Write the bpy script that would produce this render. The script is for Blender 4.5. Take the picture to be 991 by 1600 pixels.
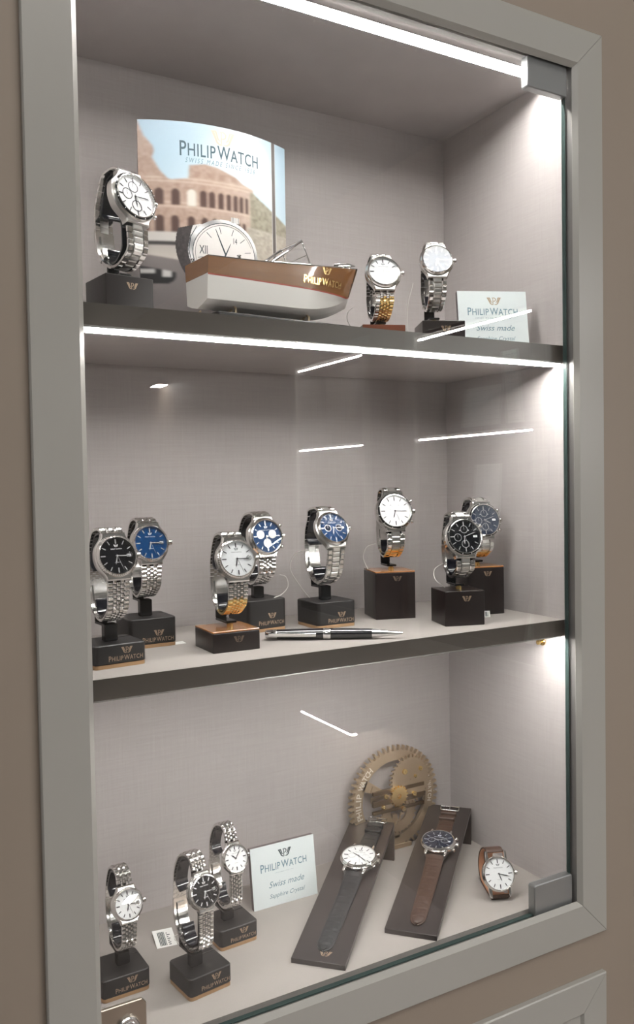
import bpy, math, random
from math import sin, cos, pi, radians as R
from mathutils import Vector, Matrix
random.seed(7)
for o in list(bpy.data.objects): bpy.data.objects.remove(o)
scn = bpy.context.scene
col = scn.collection

# ------------------------------------------------------------ camera
yaw, pitch, roll, F = 0.51455, -0.03258, -0.01672, 1312.76
f = Vector((sin(yaw)*cos(pitch), cos(yaw)*cos(pitch), sin(pitch)))
r = Vector((cos(yaw), -sin(yaw), 0)); u = r.cross(f)
r2 = r*cos(roll)+u*sin(roll); u2 = -r*sin(roll)+u*cos(roll)
cam = bpy.data.objects.new('camera', bpy.data.cameras.new('camera')); col.objects.link(cam)
M = Matrix((r2, u2, -f)).transposed().to_4x4(); M.translation = (-0.15773, -0.63364, 0.45573)
cam.matrix_world = M
cam.data.sensor_fit = 'VERTICAL'; cam.data.sensor_height = 24; cam.data.lens = F/1600*24
cam.data.clip_start = 0.01
scn.camera = cam

# ------------------------------------------------------------ world and exposure
w = bpy.data.worlds.new('world'); scn.world = w; w.use_nodes = True
bg = w.node_tree.nodes['Background']; bg.inputs[0].default_value = (0.95, 0.92, 0.86, 1); bg.inputs[1].default_value = 0.13
scn.view_settings.view_transform = 'Standard'; scn.view_settings.look = 'None'
scn.view_settings.gamma = 1; scn.view_settings.use_curve_mapping = False
scn.view_settings.exposure = 0.0
LED_TOP, LED_SHELF, LED_LOW, LED_FAR, PANEL = 128, 122, 86, 430, 8

# ------------------------------------------------------------ materials
def mat(name, c, rough=.5, metal=0, spec=.5, coat=0, emit=None, es=0, bump=None):
    m = bpy.data.materials.new(name); m.use_nodes = True
    nt = m.node_tree; b = nt.nodes['Principled BSDF']
    b.inputs['Base Color'].default_value = (*c, 1); b.inputs['Roughness'].default_value = rough
    b.inputs['Metallic'].default_value = metal; b.inputs['Specular IOR Level'].default_value = spec
    b.inputs['Coat Weight'].default_value = coat; b.inputs['Coat Roughness'].default_value = .05
    if emit:
        b.inputs['Emission Color'].default_value = (*emit, 1); b.inputs['Emission Strength'].default_value = es
    return m
def N(m, t, **k):
    n = m.node_tree.nodes.new(t)
    for a, v in k.items(): setattr(n, a, v)
    return n
def linen(name, c, amt=.16, sx=1.0):
    """woven cloth laminate: fine crossing threads"""
    m = mat(name, c, .75, spec=.25); nt = m.node_tree; b = nt.nodes['Principled BSDF']; L = nt.links.new
    tc = N(m, 'ShaderNodeTexCoord'); fac = None
    for sc in ((70, 70, 2600), (2600, 2600, 70)):
        mp = N(m, 'ShaderNodeMapping'); mp.inputs['Scale'].default_value = [s*.35 for s in sc]
        nz = N(m, 'ShaderNodeTexNoise'); nz.inputs['Scale'].default_value = 1; nz.inputs['Detail'].default_value = 3
        L(tc.outputs['Object'], mp.inputs[0]); L(mp.outputs[0], nz.inputs[0])
        if fac is None: fac = nz
        else:
            a = N(m, 'ShaderNodeMath', operation='ADD'); L(fac.outputs[0], a.inputs[0]); L(nz.outputs[0], a.inputs[1]); fac = a
    rp = N(m, 'ShaderNodeMapRange'); rp.inputs[1].default_value = .7; rp.inputs[2].default_value = 1.3
    rp.inputs[3].default_value = 1-amt; rp.inputs[4].default_value = 1+amt
    mx = N(m, 'ShaderNodeVectorMath', operation='SCALE'); mx.inputs[0].default_value = c
    L(fac.outputs[0], rp.inputs[0]); L(rp.outputs[0], mx.inputs['Scale']); L(mx.outputs[0], b.inputs['Base Color'])
    return m
def mottled(name, c1, c2, scale, rough=.6, stretch=(1,1,1), coat=0, detail=4, bump=0, metal=0):
    m = mat(name, c1, rough, metal, coat=coat); nt = m.node_tree; b = nt.nodes['Principled BSDF']; L = nt.links.new
    tc = N(m, 'ShaderNodeTexCoord'); mp = N(m, 'ShaderNodeMapping'); mp.inputs['Scale'].default_value = stretch
    nz = N(m, 'ShaderNodeTexNoise'); nz.inputs['Scale'].default_value = scale; nz.inputs['Detail'].default_value = detail
    mx = N(m, 'ShaderNodeMix', data_type='RGBA'); mx.inputs[6].default_value = (*c1, 1); mx.inputs[7].default_value = (*c2, 1)
    L(tc.outputs['Object'], mp.inputs[0]); L(mp.outputs[0], nz.inputs[0]); L(nz.outputs[0], mx.inputs[0]); L(mx.outputs[2], b.inputs['Base Color'])
    if bump:
        bp = N(m, 'ShaderNodeBump'); bp.inputs['Strength'].default_value = bump; bp.inputs['Distance'].default_value = .0004
        L(nz.outputs[0], bp.inputs['Height']); L(bp.outputs[0], b.inputs['Normal'])
    return m
def clear(name, f0, tint=(1, 1, 1), rough=0.0):
    """thin clear pane: see-through with an angle dependent mirror reflection"""
    m = bpy.data.materials.new(name); m.use_nodes = True; nt = m.node_tree; nt.nodes.clear(); L = nt.links.new
    g = N(m, 'ShaderNodeNewGeometry'); d = N(m, 'ShaderNodeVectorMath', operation='DOT_PRODUCT')
    L(g.outputs['Normal'], d.inputs[0]); L(g.outputs['Incoming'], d.inputs[1])
    a = N(m, 'ShaderNodeMath', operation='ABSOLUTE'); L(d.outputs['Value'], a.inputs[0])
    s = N(m, 'ShaderNodeMath', operation='SUBTRACT'); s.inputs[0].default_value = 1; L(a.outputs[0], s.inputs[1])
    p = N(m, 'ShaderNodeMath', operation='POWER'); p.inputs[1].default_value = 5; L(s.outputs[0], p.inputs[0])
    q = N(m, 'ShaderNodeMath', operation='MULTIPLY_ADD'); q.inputs[1].default_value = 1-f0; q.inputs[2].default_value = f0; L(p.outputs[0], q.inputs[0])
    t = N(m, 'ShaderNodeBsdfTransparent'); t.inputs[0].default_value = (*tint, 1)
    gl = N(m, 'ShaderNodeBsdfGlossy'); gl.inputs['Roughness'].default_value = rough
    mx = N(m, 'ShaderNodeMixShader'); L(q.outputs[0], mx.inputs[0]); L(t.outputs[0], mx.inputs[1]); L(gl.outputs[0], mx.inputs[2])
    o = N(m, 'ShaderNodeOutputMaterial'); L(mx.outputs[0], o.inputs[0])
    return m
def vcol(name, rough=.3):
    m = mat(name, (1, 1, 1), rough, coat=.3); a = N(m, 'ShaderNodeVertexColor'); a.layer_name = 'paint'
    m.node_tree.links.new(a.outputs[0], m.node_tree.nodes['Principled BSDF'].inputs['Base Color']); return m
MAT = dict(
 wall=mottled('taupe_wall_paint', (.30, .245, .20), (.32, .265, .215), 3, .6),
 frame=mottled('warm_grey_lacquer', (.405, .395, .365), (.42, .41, .38), 2, .3),
 linen=linen('taupe_linen_laminate', (.41, .38, .372), .05),
 linen_top=linen('pale_linen_laminate', (.33, .302, .285), .04),
 edge=mottled('bronze_grey_edging', (.085, .073, .063), (.10, .085, .073), 5, .35),
 channel=mat('brushed_grey_metal', (.30, .29, .28), .38, .35),
 sill=mat('grey_sill', (.36, .36, .34), .5),
 hinge=mat('satin_nickel', (.36, .37, .37), .42, .75),
 lock=mat('brushed_lock_plate', (.50, .44, .37), .32, 1),
 alu=mat('bright_aluminium', (.8, .8, .8), .25, 1),
 steel=mat('polished_steel', (.80, .79, .77), .16, 1),
 steel_b=mat('brushed_steel', (.66, .65, .63), .30, 1),
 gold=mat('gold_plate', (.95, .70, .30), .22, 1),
 rose=mat('rose_gold', (.90, .60, .42), .22, 1),
 black=mat('black_plastic', (.012, .012, .013), .22, 0, .5),
 cuff=mat('glossy_black_cuff', (.010, .011, .016), .12, 0, .6),
 block=mottled('black_brown_lacquer', (.012, .008, .008), (.018, .012, .011), 40, .32),
 blockm=mottled('matt_black_wood', (.011, .010, .010), (.019, .017, .017), 30, .5),
 stripe=mottled('antique_gold_band', (.42, .26, .14), (.50, .32, .18), 200, .42, metal=.5),
 wood=mottled('varnished_walnut', (.30, .13, .045), (.42, .19, .07), 25, .22, (1, 8, 1), .4),
 redwood=mottled('mahogany_lacquer', (.11, .035, .02), (.16, .055, .03), 40, .25, coat=.3),
 logo=mat('bronze_logo', (.42, .31, .22), .4, .5),
 logod=mat('dull_bronze_logo', (.24, .18, .135), .4, .6),
 card=mat('white_card', (.66, .72, .73), .45),
 cardedge=mat('card_backing', (.12, .10, .10), .5),
 ink=mat('dark_ink', (.03, .05, .06), .5), inkgold=mat('gold_ink', (.36, .27, .18), .45),
 paper=mat('price_paper', (.85, .88, .88), .6), dark=mat('dark_interior', (.05, .045, .04), .6),
 inkp=mat('petrol_ink', (.06, .11, .14), .5), palegold=mat('pale_gold_ink', (.58, .52, .42), .4),
 ink2=mat('blue_grey_ink', (.14, .24, .30), .5),
 white=mat('white_dial', (.86, .87, .88), .3), silver=mat('silver_dial', (.72, .74, .76), .35, .25),
 bdial=mat('black_dial', (.004, .0045, .007), .25, 0, .2), bluedial=mat('blue_dial', (.0, .036, .125), .3, 0, .2),
 navy=mat('navy_dial', (.002, .010, .032), .25, 0, .2), sub=mat('pale_subdial', (.85, .85, .85), .35),
 mark=mat('polished_marker', (.85, .85, .86), .25, .7), markd=mat('dark_marker', (.05, .05, .06), .3, .3),
 whiteink=mat('white_dial_print', (.85, .85, .85), .4),
 bezelb=mat('black_bezel', (.012, .012, .014), .15, 0, .6),
 crystal=clear('watch_crystal', .04), sapphire=clear('sapphire_crystal', .085), glass=clear('door_glass', .043, (.985, .99, .985)),
 gedge=mat('green_glass_edge', (.06, .095, .09), .3, 0, .3),
 leather=mottled('black_leather', (.009, .010, .012), (.017, .019, .021), 300, .5, bump=.3),
 brown=mottled('brown_leather', (.042, .021, .014), (.066, .035, .024), 260, .45, bump=.4),
 tan=mottled('tan_leather', (.45, .22, .13), (.5, .26, .15), 200, .5),
 board=mottled('dark_wenge_board', (.018, .014, .014), (.038, .030, .029), 22, .38, (1, 1, 1), .15),
 brass=mat('antique_brass', (.50, .39, .27), .33, .8), brassd=mat('dark_brass', (.20, .14, .08), .35, 1),
 brasslight=mat('polished_brass_letter', (.95, .88, .76), .3, .6),
 hullw=mat('hull_white', (.66, .65, .62), .3, coat=.4), hullred=mat('hull_red', (.34, .05, .03), .4),
 hullwood=mottled('varnished_hull', (.17, .072, .022), (.25, .115, .037), 22, .25, (1, 1, 6), .4),
 deck=mat('dark_deck', (.03, .025, .022), .3), chrome=mat('chrome', (.85, .85, .85), .08, 1),
 penb=mat('pen_lacquer', (.008, .008, .012), .1, 0, .6, 1),
 tagw=mat('tag_paper', (.82, .82, .80), .6), string=mat('string', (.62, .60, .57), .6),
 led=mat('led_diffuser', (.9, .9, .9), .5, emit=(1, .97, .94), es=LED_TOP),
 led2=mat('led_diffuser_shelf', (.9, .9, .9), .5, emit=(1, .97, .94), es=LED_SHELF),
 led3=mat('led_diffuser_lower', (.9, .9, .9), .5, emit=(1, .97, .94), es=LED_LOW),
 ledf=mat('led_diffuser_opposite', (.9, .9, .9), .5, emit=(1, .98, .96), es=LED_FAR),
 panel=mat('light_panel_diffuser', (.9, .9, .9), .5, emit=(1, .97, .93), es=PANEL),
 floor=mottled('shop_floor', (.20, .17, .15), (.24, .2, .18), 3, .5),
 poster=vcol('poster_print', .28))

# ------------------------------------------------------------ mesh builder (all in millimetres)
class MB:
    def __init__(s, T=None): s.v = []; s.f = []; s.m = []; s.T = T; s.c = 0
    def add(s, vs, fs, T=None):
        n = len(s.v); T = T or s.T
        s.v += [tuple(T(*p)) if T else tuple(p) for p in vs]
        s.f += [tuple(i+n for i in q) for q in fs]; s.m += [s.c]*len(fs)
    def box(s, x0, x1, y0, y1, z0, z1, ch=0, T=None):
        if ch:
            P = [(x0+ch, y0), (x1-ch, y0), (x1, y0+ch), (x1, y1-ch), (x1-ch, y1), (x0+ch, y1), (x0, y1-ch), (x0, y0+ch)]
            return s.prism(P, z0, z1, ch*.7, T)
        s.add([(x0,y0,z0),(x1,y0,z0),(x1,y1,z0),(x0,y1,z0),(x0,y0,z1),(x1,y0,z1),(x1,y1,z1),(x0,y1,z1)],
              [(0,3,2,1),(4,5,6,7),(0,1,5,4),(1,2,6,5),(2,3,7,6),(3,0,4,7)], T)
    def prism(s, P, z0, z1, ch=0, T=None, bot=True):
        """closed outline P (counter-clockwise) from z0 to z1, top (and bottom) edge chamfered by ch"""
        n = len(P); cx = sum(p[0] for p in P)/n; cy = sum(p[1] for p in P)/n
        def ins(c):
            o = []
            for i in range(n):
                a = Vector(P[i-1]); b = Vector(P[i]); d = Vector(P[(i+1) % n])
                e1 = (b-a); e2 = (d-b)
                if e1.length < 1e-9 or e2.length < 1e-9: o.append(tuple(b)); continue
                e1.normalize(); e2.normalize(); n1 = Vector((-e1.y, e1.x)); n2 = Vector((-e2.y, e2.x)); k = n1+n2
                k = k/max(.3, k.dot(n1)) if k.length > 1e-6 else n1
                o.append(tuple(b+k*c))
            return o
        if ch:
            Q = ins(ch); rings = ([(Q, z0), (P, z0+ch)] if bot else [(P, z0)])+[(P, z1-ch), (Q, z1)]
        else: rings = [(P, z0), (P, z1)]
        vs = [(x, y, z) for q, z in rings for x, y in q]; fs = []
        for k in range(len(rings)-1):
            for i in range(n):
                j = (i+1) % n; fs.append((k*n+i, k*n+j, k*n+n+j, k*n+n+i))
        fs.append(tuple(range(n-1, -1, -1))); L = (len(rings)-1)*n; fs.append(tuple(range(L, L+n)))
        s.add(vs, fs, T)
    def lathe(s, prof, n=48, T=None, flute=0, closed=False):
        """revolve (radius, height) profile about the third axis"""
        vs = []; fs = []; k = len(prof)
        for i in range(n):
            a = 2*pi*i/n
            for j, p in enumerate(prof):
                h = p[1]-(flute if (flute and i % 2 and len(p) > 2) else 0)
                vs.append((p[0]*cos(a), p[0]*sin(a), h))
        for i in range(n):
            ii = (i+1) % n
            for j in range(k-1): fs.append((i*k+j, ii*k+j, ii*k+j+1, i*k+j+1))
            if closed: fs.append((i*k+k-1, ii*k+k-1, ii*k, i*k))
        if not closed:
            if prof[0][0] > 1e-6: fs.append(tuple(i*k for i in range(n-1, -1, -1)))
            if prof[-1][0] > 1e-6: fs.append(tuple(i*k+k-1 for i in range(n)))
        s.add(vs, fs, T)
    def tube(s, pts, rad, n=8, T=None, closed=False):
        pts = [Vector(p) for p in pts]; m = len(pts); vs = []; fs = []; up = None
        for i, p in enumerate(pts):
            a = pts[(i-1) % m] if (closed or i) else p; b = pts[(i+1) % m] if (closed or i < m-1) else p
            t = (b-a).normalized()
            if up is None: up = t.orthogonal().normalized()
            up = (up-t*up.dot(t)); up = up.normalized() if up.length > 1e-6 else t.orthogonal().normalized()
            q = t.cross(up); rr = rad[i] if isinstance(rad, (list, tuple)) else rad
            vs += [tuple(p+(up*cos(2*pi*k/n)+q*sin(2*pi*k/n))*rr) for k in range(n)]
        for i in range(m if closed else m-1):
            ii = (i+1) % m
            for k in range(n): kk = (k+1) % n; fs.append((i*n+k, i*n+kk, ii*n+kk, ii*n+k))
        if not closed: fs += [tuple(range(n-1, -1, -1)), tuple(range((m-1)*n, m*n))]
        s.add(vs, fs, T)
    def sweep(s, secs, T=None, closed=False):
        """join equal-length closed section rings"""
        n = len(secs[0]); vs = [p for q in secs for p in q]; fs = []; m = len(secs)
        for i in range(m if closed else m-1):
            ii = (i+1) % m
            for k in range(n): kk = (k+1) % n; fs.append((i*n+k, i*n+kk, ii*n+kk, ii*n+k))
        if not closed: fs += [tuple(range(n-1, -1, -1)), tuple(range((m-1)*n, m*n))]
        s.add(vs, fs, T)
    def build(s, name, mats, parent=None, smooth=None, bev=0):
        me = bpy.data.meshes.new(name)
        me.from_pydata([(x/1000, y/1000, z/1000) for x, y, z in s.v], [], s.f)
        for m in (mats if isinstance(mats, (list, tuple)) else [mats]): me.materials.append(MAT[m] if isinstance(m, str) else m)
        me.polygons.foreach_set('material_index', s.m)
        import bmesh
        b = bmesh.new(); b.from_mesh(me); bmesh.ops.recalc_face_normals(b, faces=b.faces); b.to_mesh(me); b.free()
        if smooth:
            me.polygons.foreach_set('use_smooth', [True]*len(me.polygons)); me.set_sharp_from_angle(angle=R(smooth))
        o = bpy.data.objects.new(name, me); col.objects.link(o)
        if parent: o.parent = parent
        if bev:
            md = o.modifiers.new('bevel', 'BEVEL'); md.width = bev/1000; md.segments = 2; md.limit_method = 'ANGLE'
        return o
def tag(o, label=None, cat=None, group=None, kind=None):
    for k, v in (('label', label), ('category', cat), ('group', group), ('kind', kind)):
        if v: o[k] = v
    return o
def thing(name, label, cat, loc=(0, 0, 0), rz=0, group=None, rx=0):
    o = bpy.data.objects.new(name, None); col.objects.link(o); o.empty_display_size = .01
    o.location = [c/1000 for c in loc]; o.rotation_euler = (rx, 0, rz); return tag(o, label, cat, group)
def rrect(w, d, rad, n=4):
    P = []
    for cx, cy, a0 in ((w/2-rad, -d/2+rad, -90), (w/2-rad, d/2-rad, 0), (-w/2+rad, d/2-rad, 90), (-w/2+rad, -d/2+rad, 180)):
        P += [(cx+rad*cos(R(a0+90*i/n)), cy+rad*sin(R(a0+90*i/n))) for i in range(n+1)]
    return P
# ---- lettering
_tc = {}
def glyphs(txt, shear=0, spacing=1.0, bold=0):
    k = (txt, shear, spacing, bold)
    if k not in _tc:
        c = bpy.data.curves.new('t', 'FONT'); c.body = txt; c.size = 1; c.align_x = 'CENTER'; c.align_y = 'CENTER'
        c.shear = shear; c.space_character = spacing; c.offset = bold; c.resolution_u = 3
        o = bpy.data.objects.new('t', c); col.objects.link(o)
        dg = bpy.context.evaluated_depsgraph_get(); me = o.evaluated_get(dg).to_mesh()
        V = [(v.co.x, v.co.y) for v in me.vertices]; Fc = [tuple(p.vertices) for p in me.polygons]
        bpy.data.objects.remove(o); bpy.data.curves.remove(c)
        xs = [v[0] for v in V]; ys = [v[1] for v in V]; W = max(xs)-min(xs); cx = (max(xs)+min(xs))/2; cy = (max(ys)+min(ys))/2
        _tc[k] = ([((x-cx)/W, (y-cy)/W) for x, y in V], Fc)
    return _tc[k]
def text(mb, txt, width, cx, cy, T, shear=0, spacing=1.0, bold=0, ys=1.0):
    V, Fc = glyphs(txt, shear, spacing, bold)
    mb.add([(cx+x*width, cy+y*width*ys, 0) for x, y in V], Fc, T)
def brandname(mb, width, cx, cy, T, ys=1.25):
    """the two words set with larger initials"""
    u = width/100
    for t, w_, x, h in (('P', 7.6, -46.2, 1.3), ('HILIP', 33, -24.4, 1.0), ('W', 16.5, 2.6, 1.3), ('ATCH', 38.5, 30.4, 1.0)):
        text(mb, t, w_*u*(1.0), cx+x*u, cy+(0.9*u if h > 1 else 0), T, bold=.008, ys=ys, spacing=1.08)
def stroke(mb, pts, ws, T):
    L = []; Rr = []
    for i, p in enumerate(pts):
        a = pts[max(0, i-1)]; b = pts[min(len(pts)-1, i+1)]; d = Vector((b[0]-a[0], b[1]-a[1])).normalized(); n = Vector((-d.y, d.x))*ws[i]/2
        L.append((p[0]+n.x, p[1]+n.y, 0)); Rr.append((p[0]-n.x, p[1]-n.y, 0))
    k = len(pts); mb.add(L+Rr, [(i, i+1, k+i+1, k+i) for i in range(k-1)], T)
def emblem(mb, S, cx, cy, T):
    """winged monogram, about 2S wide"""
    for sg in (-1, 1):
        g = lambda L: [(cx+sg*x*S, cy+y*S) for x, y in L]
        stroke(mb, g([(1.0, .48), (.84, .40), (.66, .02), (.50, -.36), (.30, -.50), (.06, -.50)]), [.02*S, .22*S, .19*S, .17*S, .13*S, .09*S], T)
        stroke(mb, g([(.80, .50), (.60, .42), (.50, .14), (.40, -.14), (.22, -.25)]), [.02*S, .17*S, .14*S, .12*S, .06*S], T)
    stroke(mb, [(cx-.14*S, cy-.42*S), (cx-.14*S, cy+.42*S)], [.10*S, .10*S], T)
    stroke(mb, [(cx-.30*S, cy+.42*S), (cx+.06*S, cy+.44*S), (cx+.24*S, cy+.28*S), (cx+.20*S, cy+.04*S), (cx, cy-.06*S), (cx-.14*S, cy-.02*S)], [.06*S, .12*S, .14*S, .12*S, .1*S, .05*S], T)
def planeT(o, ex, ey, off=0.15):
    o = Vector(o); ex = Vector(ex); ey = Vector(ey); n = ex.cross(ey)
    return lambda x, y, z=0: o+ex*x+ey*y+n*(z+off)

# ------------------------------------------------------------ the setting
W_, H_ = 520, 888.3
D_, XR = 224, 519.6
Z0, Z1, Z2, ZC = 4.8, 599.7, 305.4, 887.5
def wall_plate():
    mb = MB()
    X0, X1, ZB, ZT = -1400, 1460, -900, 1500
    a, b, c, d = -20, W_+20, -20, H_+20
    for x0, x1, z0, z1 in ((X0, a, ZB, ZT), (b, X1, ZB, ZT), (a, b, ZB, c), (a, b, d, ZT)): mb.box(x0, x1, 5, 30, z0, z1)
    return mb.build('wall_back', 'wall')
tag(wall_plate(), kind='structure')
mb = MB(); mb.box(1460, 1480, -5600, 30, -900, 1500); tag(mb.build('wall_right', 'wall'), kind='structure')
mb = MB(); mb.box(-1400, 1480, -5600, 30, -920, -900); tag(mb.build('floor', 'floor'), kind='structure')

def frame_rails(parent, x0, x1, z0, z1, mw, bv, back=5, face=0, rails='LRTB'):
    """mitred moulding round the opening x0..x1, z0..z1, outer rounded edge, inner bevel"""
    prof = [(mw, back), (mw, face+1.2), (mw-1.2, face), (0, face), (-bv, face+bv), (-bv, back)]
    cor = {'BL': (x0, z0, -1, -1), 'BR': (x1, z0, 1, -1), 'TR': (x1, z1, 1, 1), 'TL': (x0, z1, -1, 1)}
    g = .22
    for k, a, b in (('L', 'BL', 'TL'), ('R', 'BR', 'TR'), ('T', 'TL', 'TR'), ('B', 'BL', 'BR')):
        secs = []
        for c, s_ in ((cor[a], 1), (cor[b], -1)):
            ring = []
            for o_, y in prof:
                x = c[0]+c[2]*o_; z = c[1]+c[3]*o_
                if k in 'LR': z += s_*g
                else: x += s_*g
                ring.append((x, y, z))
            secs.append(ring)
        mb = MB(); mb.sweep(secs); mb.build('frame_rail', 'frame', parent)

cab = thing('display_cabinet', 'built-in lit watch showcase with warm grey frame and taupe linen interior', 'cabinet', (0, 0, 0))
frame_rails(cab, 0, W_, 0, H_, 36.5, 4.4)
mb = MB(); mb.box(-20, XR+18, D_, D_+12, -12, ZC+16); mb.build('back_panel', 'linen', cab)
mb = MB(); mb.box(XR, XR+16, 19.5, D_, -12, ZC+14); mb.build('side_panel', 'linen', cab)
mb = MB(); mb.box(-18, -2, 19.5, D_, -12, ZC+14); mb.build('side_panel', 'linen', cab)
mb = MB(); mb.box(-2, XR, 19.5, D_, ZC, ZC+14); mb.build('top_panel', 'linen', cab)
mb = MB(); mb.box(-2, XR, 19.5, D_, -11, Z0); mb.build('floor_panel', 'linen_top', cab)
mb = MB(); mb.box(-4, W_+2, 5, 19.4, -11, -.5); mb.build('sill', 'sill', cab)
mb = MB(); mb.box(515.6, XR+10, 5, 19.4, -11, ZC+8, 0); mb.build('metal_channel', 'channel', cab)
mb = MB(); mb.box(-12, XR, 12.6, 19.4, ZC-1, ZC+6); mb.build('head_strip', 'sill', cab)

for n_, (z, t, lab) in enumerate(((Z1, 17.4, 'upper taupe shelf with bronze front edge holding boat and poster'),
                       (Z2, 16.8, 'lower taupe shelf with pale top holding eight watches and a pen'))):
    sh = thing('shelf', lab, 'shelf', (0, 0, z-t))
    mb = MB(); mb.box(-1.5, XR-.3, 23.2, D_-.3, 0, t); mb.build('shelf_board', 'linen_top' if n_ else 'linen', sh)
    mb = MB(); mb.box(-1.5, XR-.3, 22, 23.2, 0, t); mb.build('front_edge', 'edge', sh)
def ledbar(name, x0, x1, y0, y1, z, m, lab, lip=6.5, dr=2.2):
    t = thing(name, lab, 'light', ((x0+x1)/2, (y0+y1)/2, z)); cx = (x0+x1)/2; cy = (y0+y1)/2
    A = lambda x, y, zz: (x-cx, y-cy, zz)
    mb = MB(A); mb.box(x0, x1, y0-1.4, y0, -min(1.6, lip), 0); mb.box(x0, x1, y1, y1+1.4, -lip, 0); mb.box(x0, x1, y0, y1, -1.2, 0); mb.build('profile', 'alu', t)
    mb = MB(A); mb.box(x0+1, x1-1, y0+.1, y1-.1, -dr, -1.2); mb.build('diffuser', m, t)
ledbar('led_strip', -1, 518.5, 32, 43, ZC, 'led', 'bright white light strip under the cabinet top', 4.6)
ledbar('led_strip', -1, 518.5, 25, 34.5, Z1-17.4, 'led2', 'bright white light strip under the upper shelf', 3.9, 1.9)
ledbar('led_strip', -1, 518.5, 25, 35, Z2-16.8, 'led3', 'light strip hidden under the lower shelf, glowing on the side wall', 1.8, 1.7)
# small shelf support screw seen under the lower shelf
sp = thing('shelf_support', 'small brass shelf pin on the right side wall under the lower shelf', 'shelf pin', (XR, 56, 276))
mb = MB(lambda a, b, c: (-c, a, b)); mb.lathe([(4.2, 0), (4.2, 1.5), (3.6, 2.2), (1.6, 2.2), (1.6, 6), (2.6, 6.5), (2.6, 8), (0, 8.4)], 24); mb.build('pin', 'gold', sp, 40)

# glass door
gd = thing('glass_door', 'clear glass cabinet door with nickel corner hinges and a lock', 'glass door', (257, 14.5, 1))
mb = MB(lambda x, y, z: (x-257, y-14.5, z-1)); mb.box(1.5, 513.2, 12, 17, 1.5, 884); pane = mb.build('pane', 'glass', gd)
mb = MB(lambda x, y, z: (x-257, y-14.5, z-1)); mb.box(513.2, 513.6, 12, 17, 1.5, 884); mb.box(1.5, 513.9, 12, 17, .7, 1.5); mb.box(.9, 1.5, 12, 17, 1.5, 884); mb.build('glass_edge', 'gedge', gd)
for z0, z1 in ((855, 887), (0.2, 33)):
    mb = MB(lambda x, z, y: (x-257, y-14.5, z-1)); P = [(x+(459+514)/2, z+(z0+z1)/2) for x, z in rrect(55, z1-z0, 2.6)]
    mb.prism(P, 9.2, 19.2, .9); mb.build('hinge', 'hinge', gd, 30)
lkT = lambda x, z, y: (x-257, y-14.5, z-1)
mb = MB(lkT); Pl = [(x+22, z+31) for x, z in ((-17.5, -15), (15.5, -15), (19.5, -11), (19.5, 14.5), (16, 18.5), (-17.5, 18.5))]
mb.prism(Pl, 8.8, 12, .5); lp = mb.build('lock_plate', 'lock', gd)
mb = MB(lambda x, z, y: lkT(x+26, z+30, 8.9-y)); mb.lathe([(9.2, 0), (9.2, 2.2), (8.2, 3.2), (6.4, 3.2), (6.2, 2.4), (5.6, 2.6), (5.4, 3.6), (0, 3.8)], 40); ck = mb.build('key_cylinder', 'alu', lp, 40)
mb = MB(lambda x, z, y: lkT(x+26, z+30, 8.9-y)); mb.box(-.7, .7, -3.2, 3.2, 3.6, 4.0); mb.lathe([(1.5, 3.6), (1.5, 4.05), (0, 4.05)], 16); mb.build('keyhole', 'black', ck)

# lower cupboard under the showcase
lc = thing('cupboard_door', 'pale grey framed cupboard door below the showcase', 'cupboard door', (257, 0, -500))
sub = lambda mb: mb
o_ = lc.location
frame_rails(lc, 0, W_-1, -560, -116, 35, 3.5, back=4.9, face=-1.5)
for c in lc.children: c.location = (-.257, 0, .5)
mb = MB(); mb.box(-4, W_+3, 1.5, 4.8, -564, -112); p = mb.build('panel', 'frame', lc); p.location = (-.257, 0, .5)

# ------------------------------------------------------------ opposite showcases on the right-hand shop wall (they mirror in the door glass)
def opposite(y0, y1, lab):
    t = thing('display_cabinet', lab, 'cabinet', (1460, (y0+y1)/2, 0)); cy = (y0+y1)/2
    A = lambda x, y, z: (x-1460, y-cy, z)
    mb = MB(A); mb.box(1448, 1459, y0, y1, 0, 890); mb.build('back_panel', 'dark', t)
    mb = MB(A); mb.box(1325, 1459, y0-8, y0, 0, 890); mb.build('side_panel', 'dark', t)
    mb = MB(A); mb.box(1325, 1459, y1, y1+8, 0, 890); mb.build('side_panel', 'dark', t)
    for z in (-16, 305, 590, 884):
        mb = MB(A); mb.box(1325, 1448, y0, y1, z, z+14); mb.build('shelf_board', 'dark', t)
    for z in (873, 580):
        mb = MB(A); mb.box(1330, 1337, y0+6, y1-6, z, z+4); mb.build('led_strip', 'ledf', t)
    mb = MB(A)
    for a, b, c, d in ((y0-40, y0, -40, 930), (y1, y1+40, -40, 930), (y0, y1, -40, -2), (y0, y1, 892, 930)): mb.box(1316, 1325, a, b, c, d)
    mb.build('frame', 'frame', t); return t
opposite(-1352, -872, 'lit showcase mirrored faintly in the right half of the glass door')
opposite(-2092, -1640, 'lit showcase mirrored faintly in the middle of the glass door')
tb = thing('counter_light', 'long white light strip mirrored below the lower shelf', 'light', (1330, -1900, -396))
mb = MB(); mb.box(-12, 12, -190, 160, 0, 8); mb.build('diffuser', 'ledf', tb)
mb = MB(); mb.box(-16, 130, -200, 170, 8, 26); mb.build('bracket', 'frame', tb)
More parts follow.
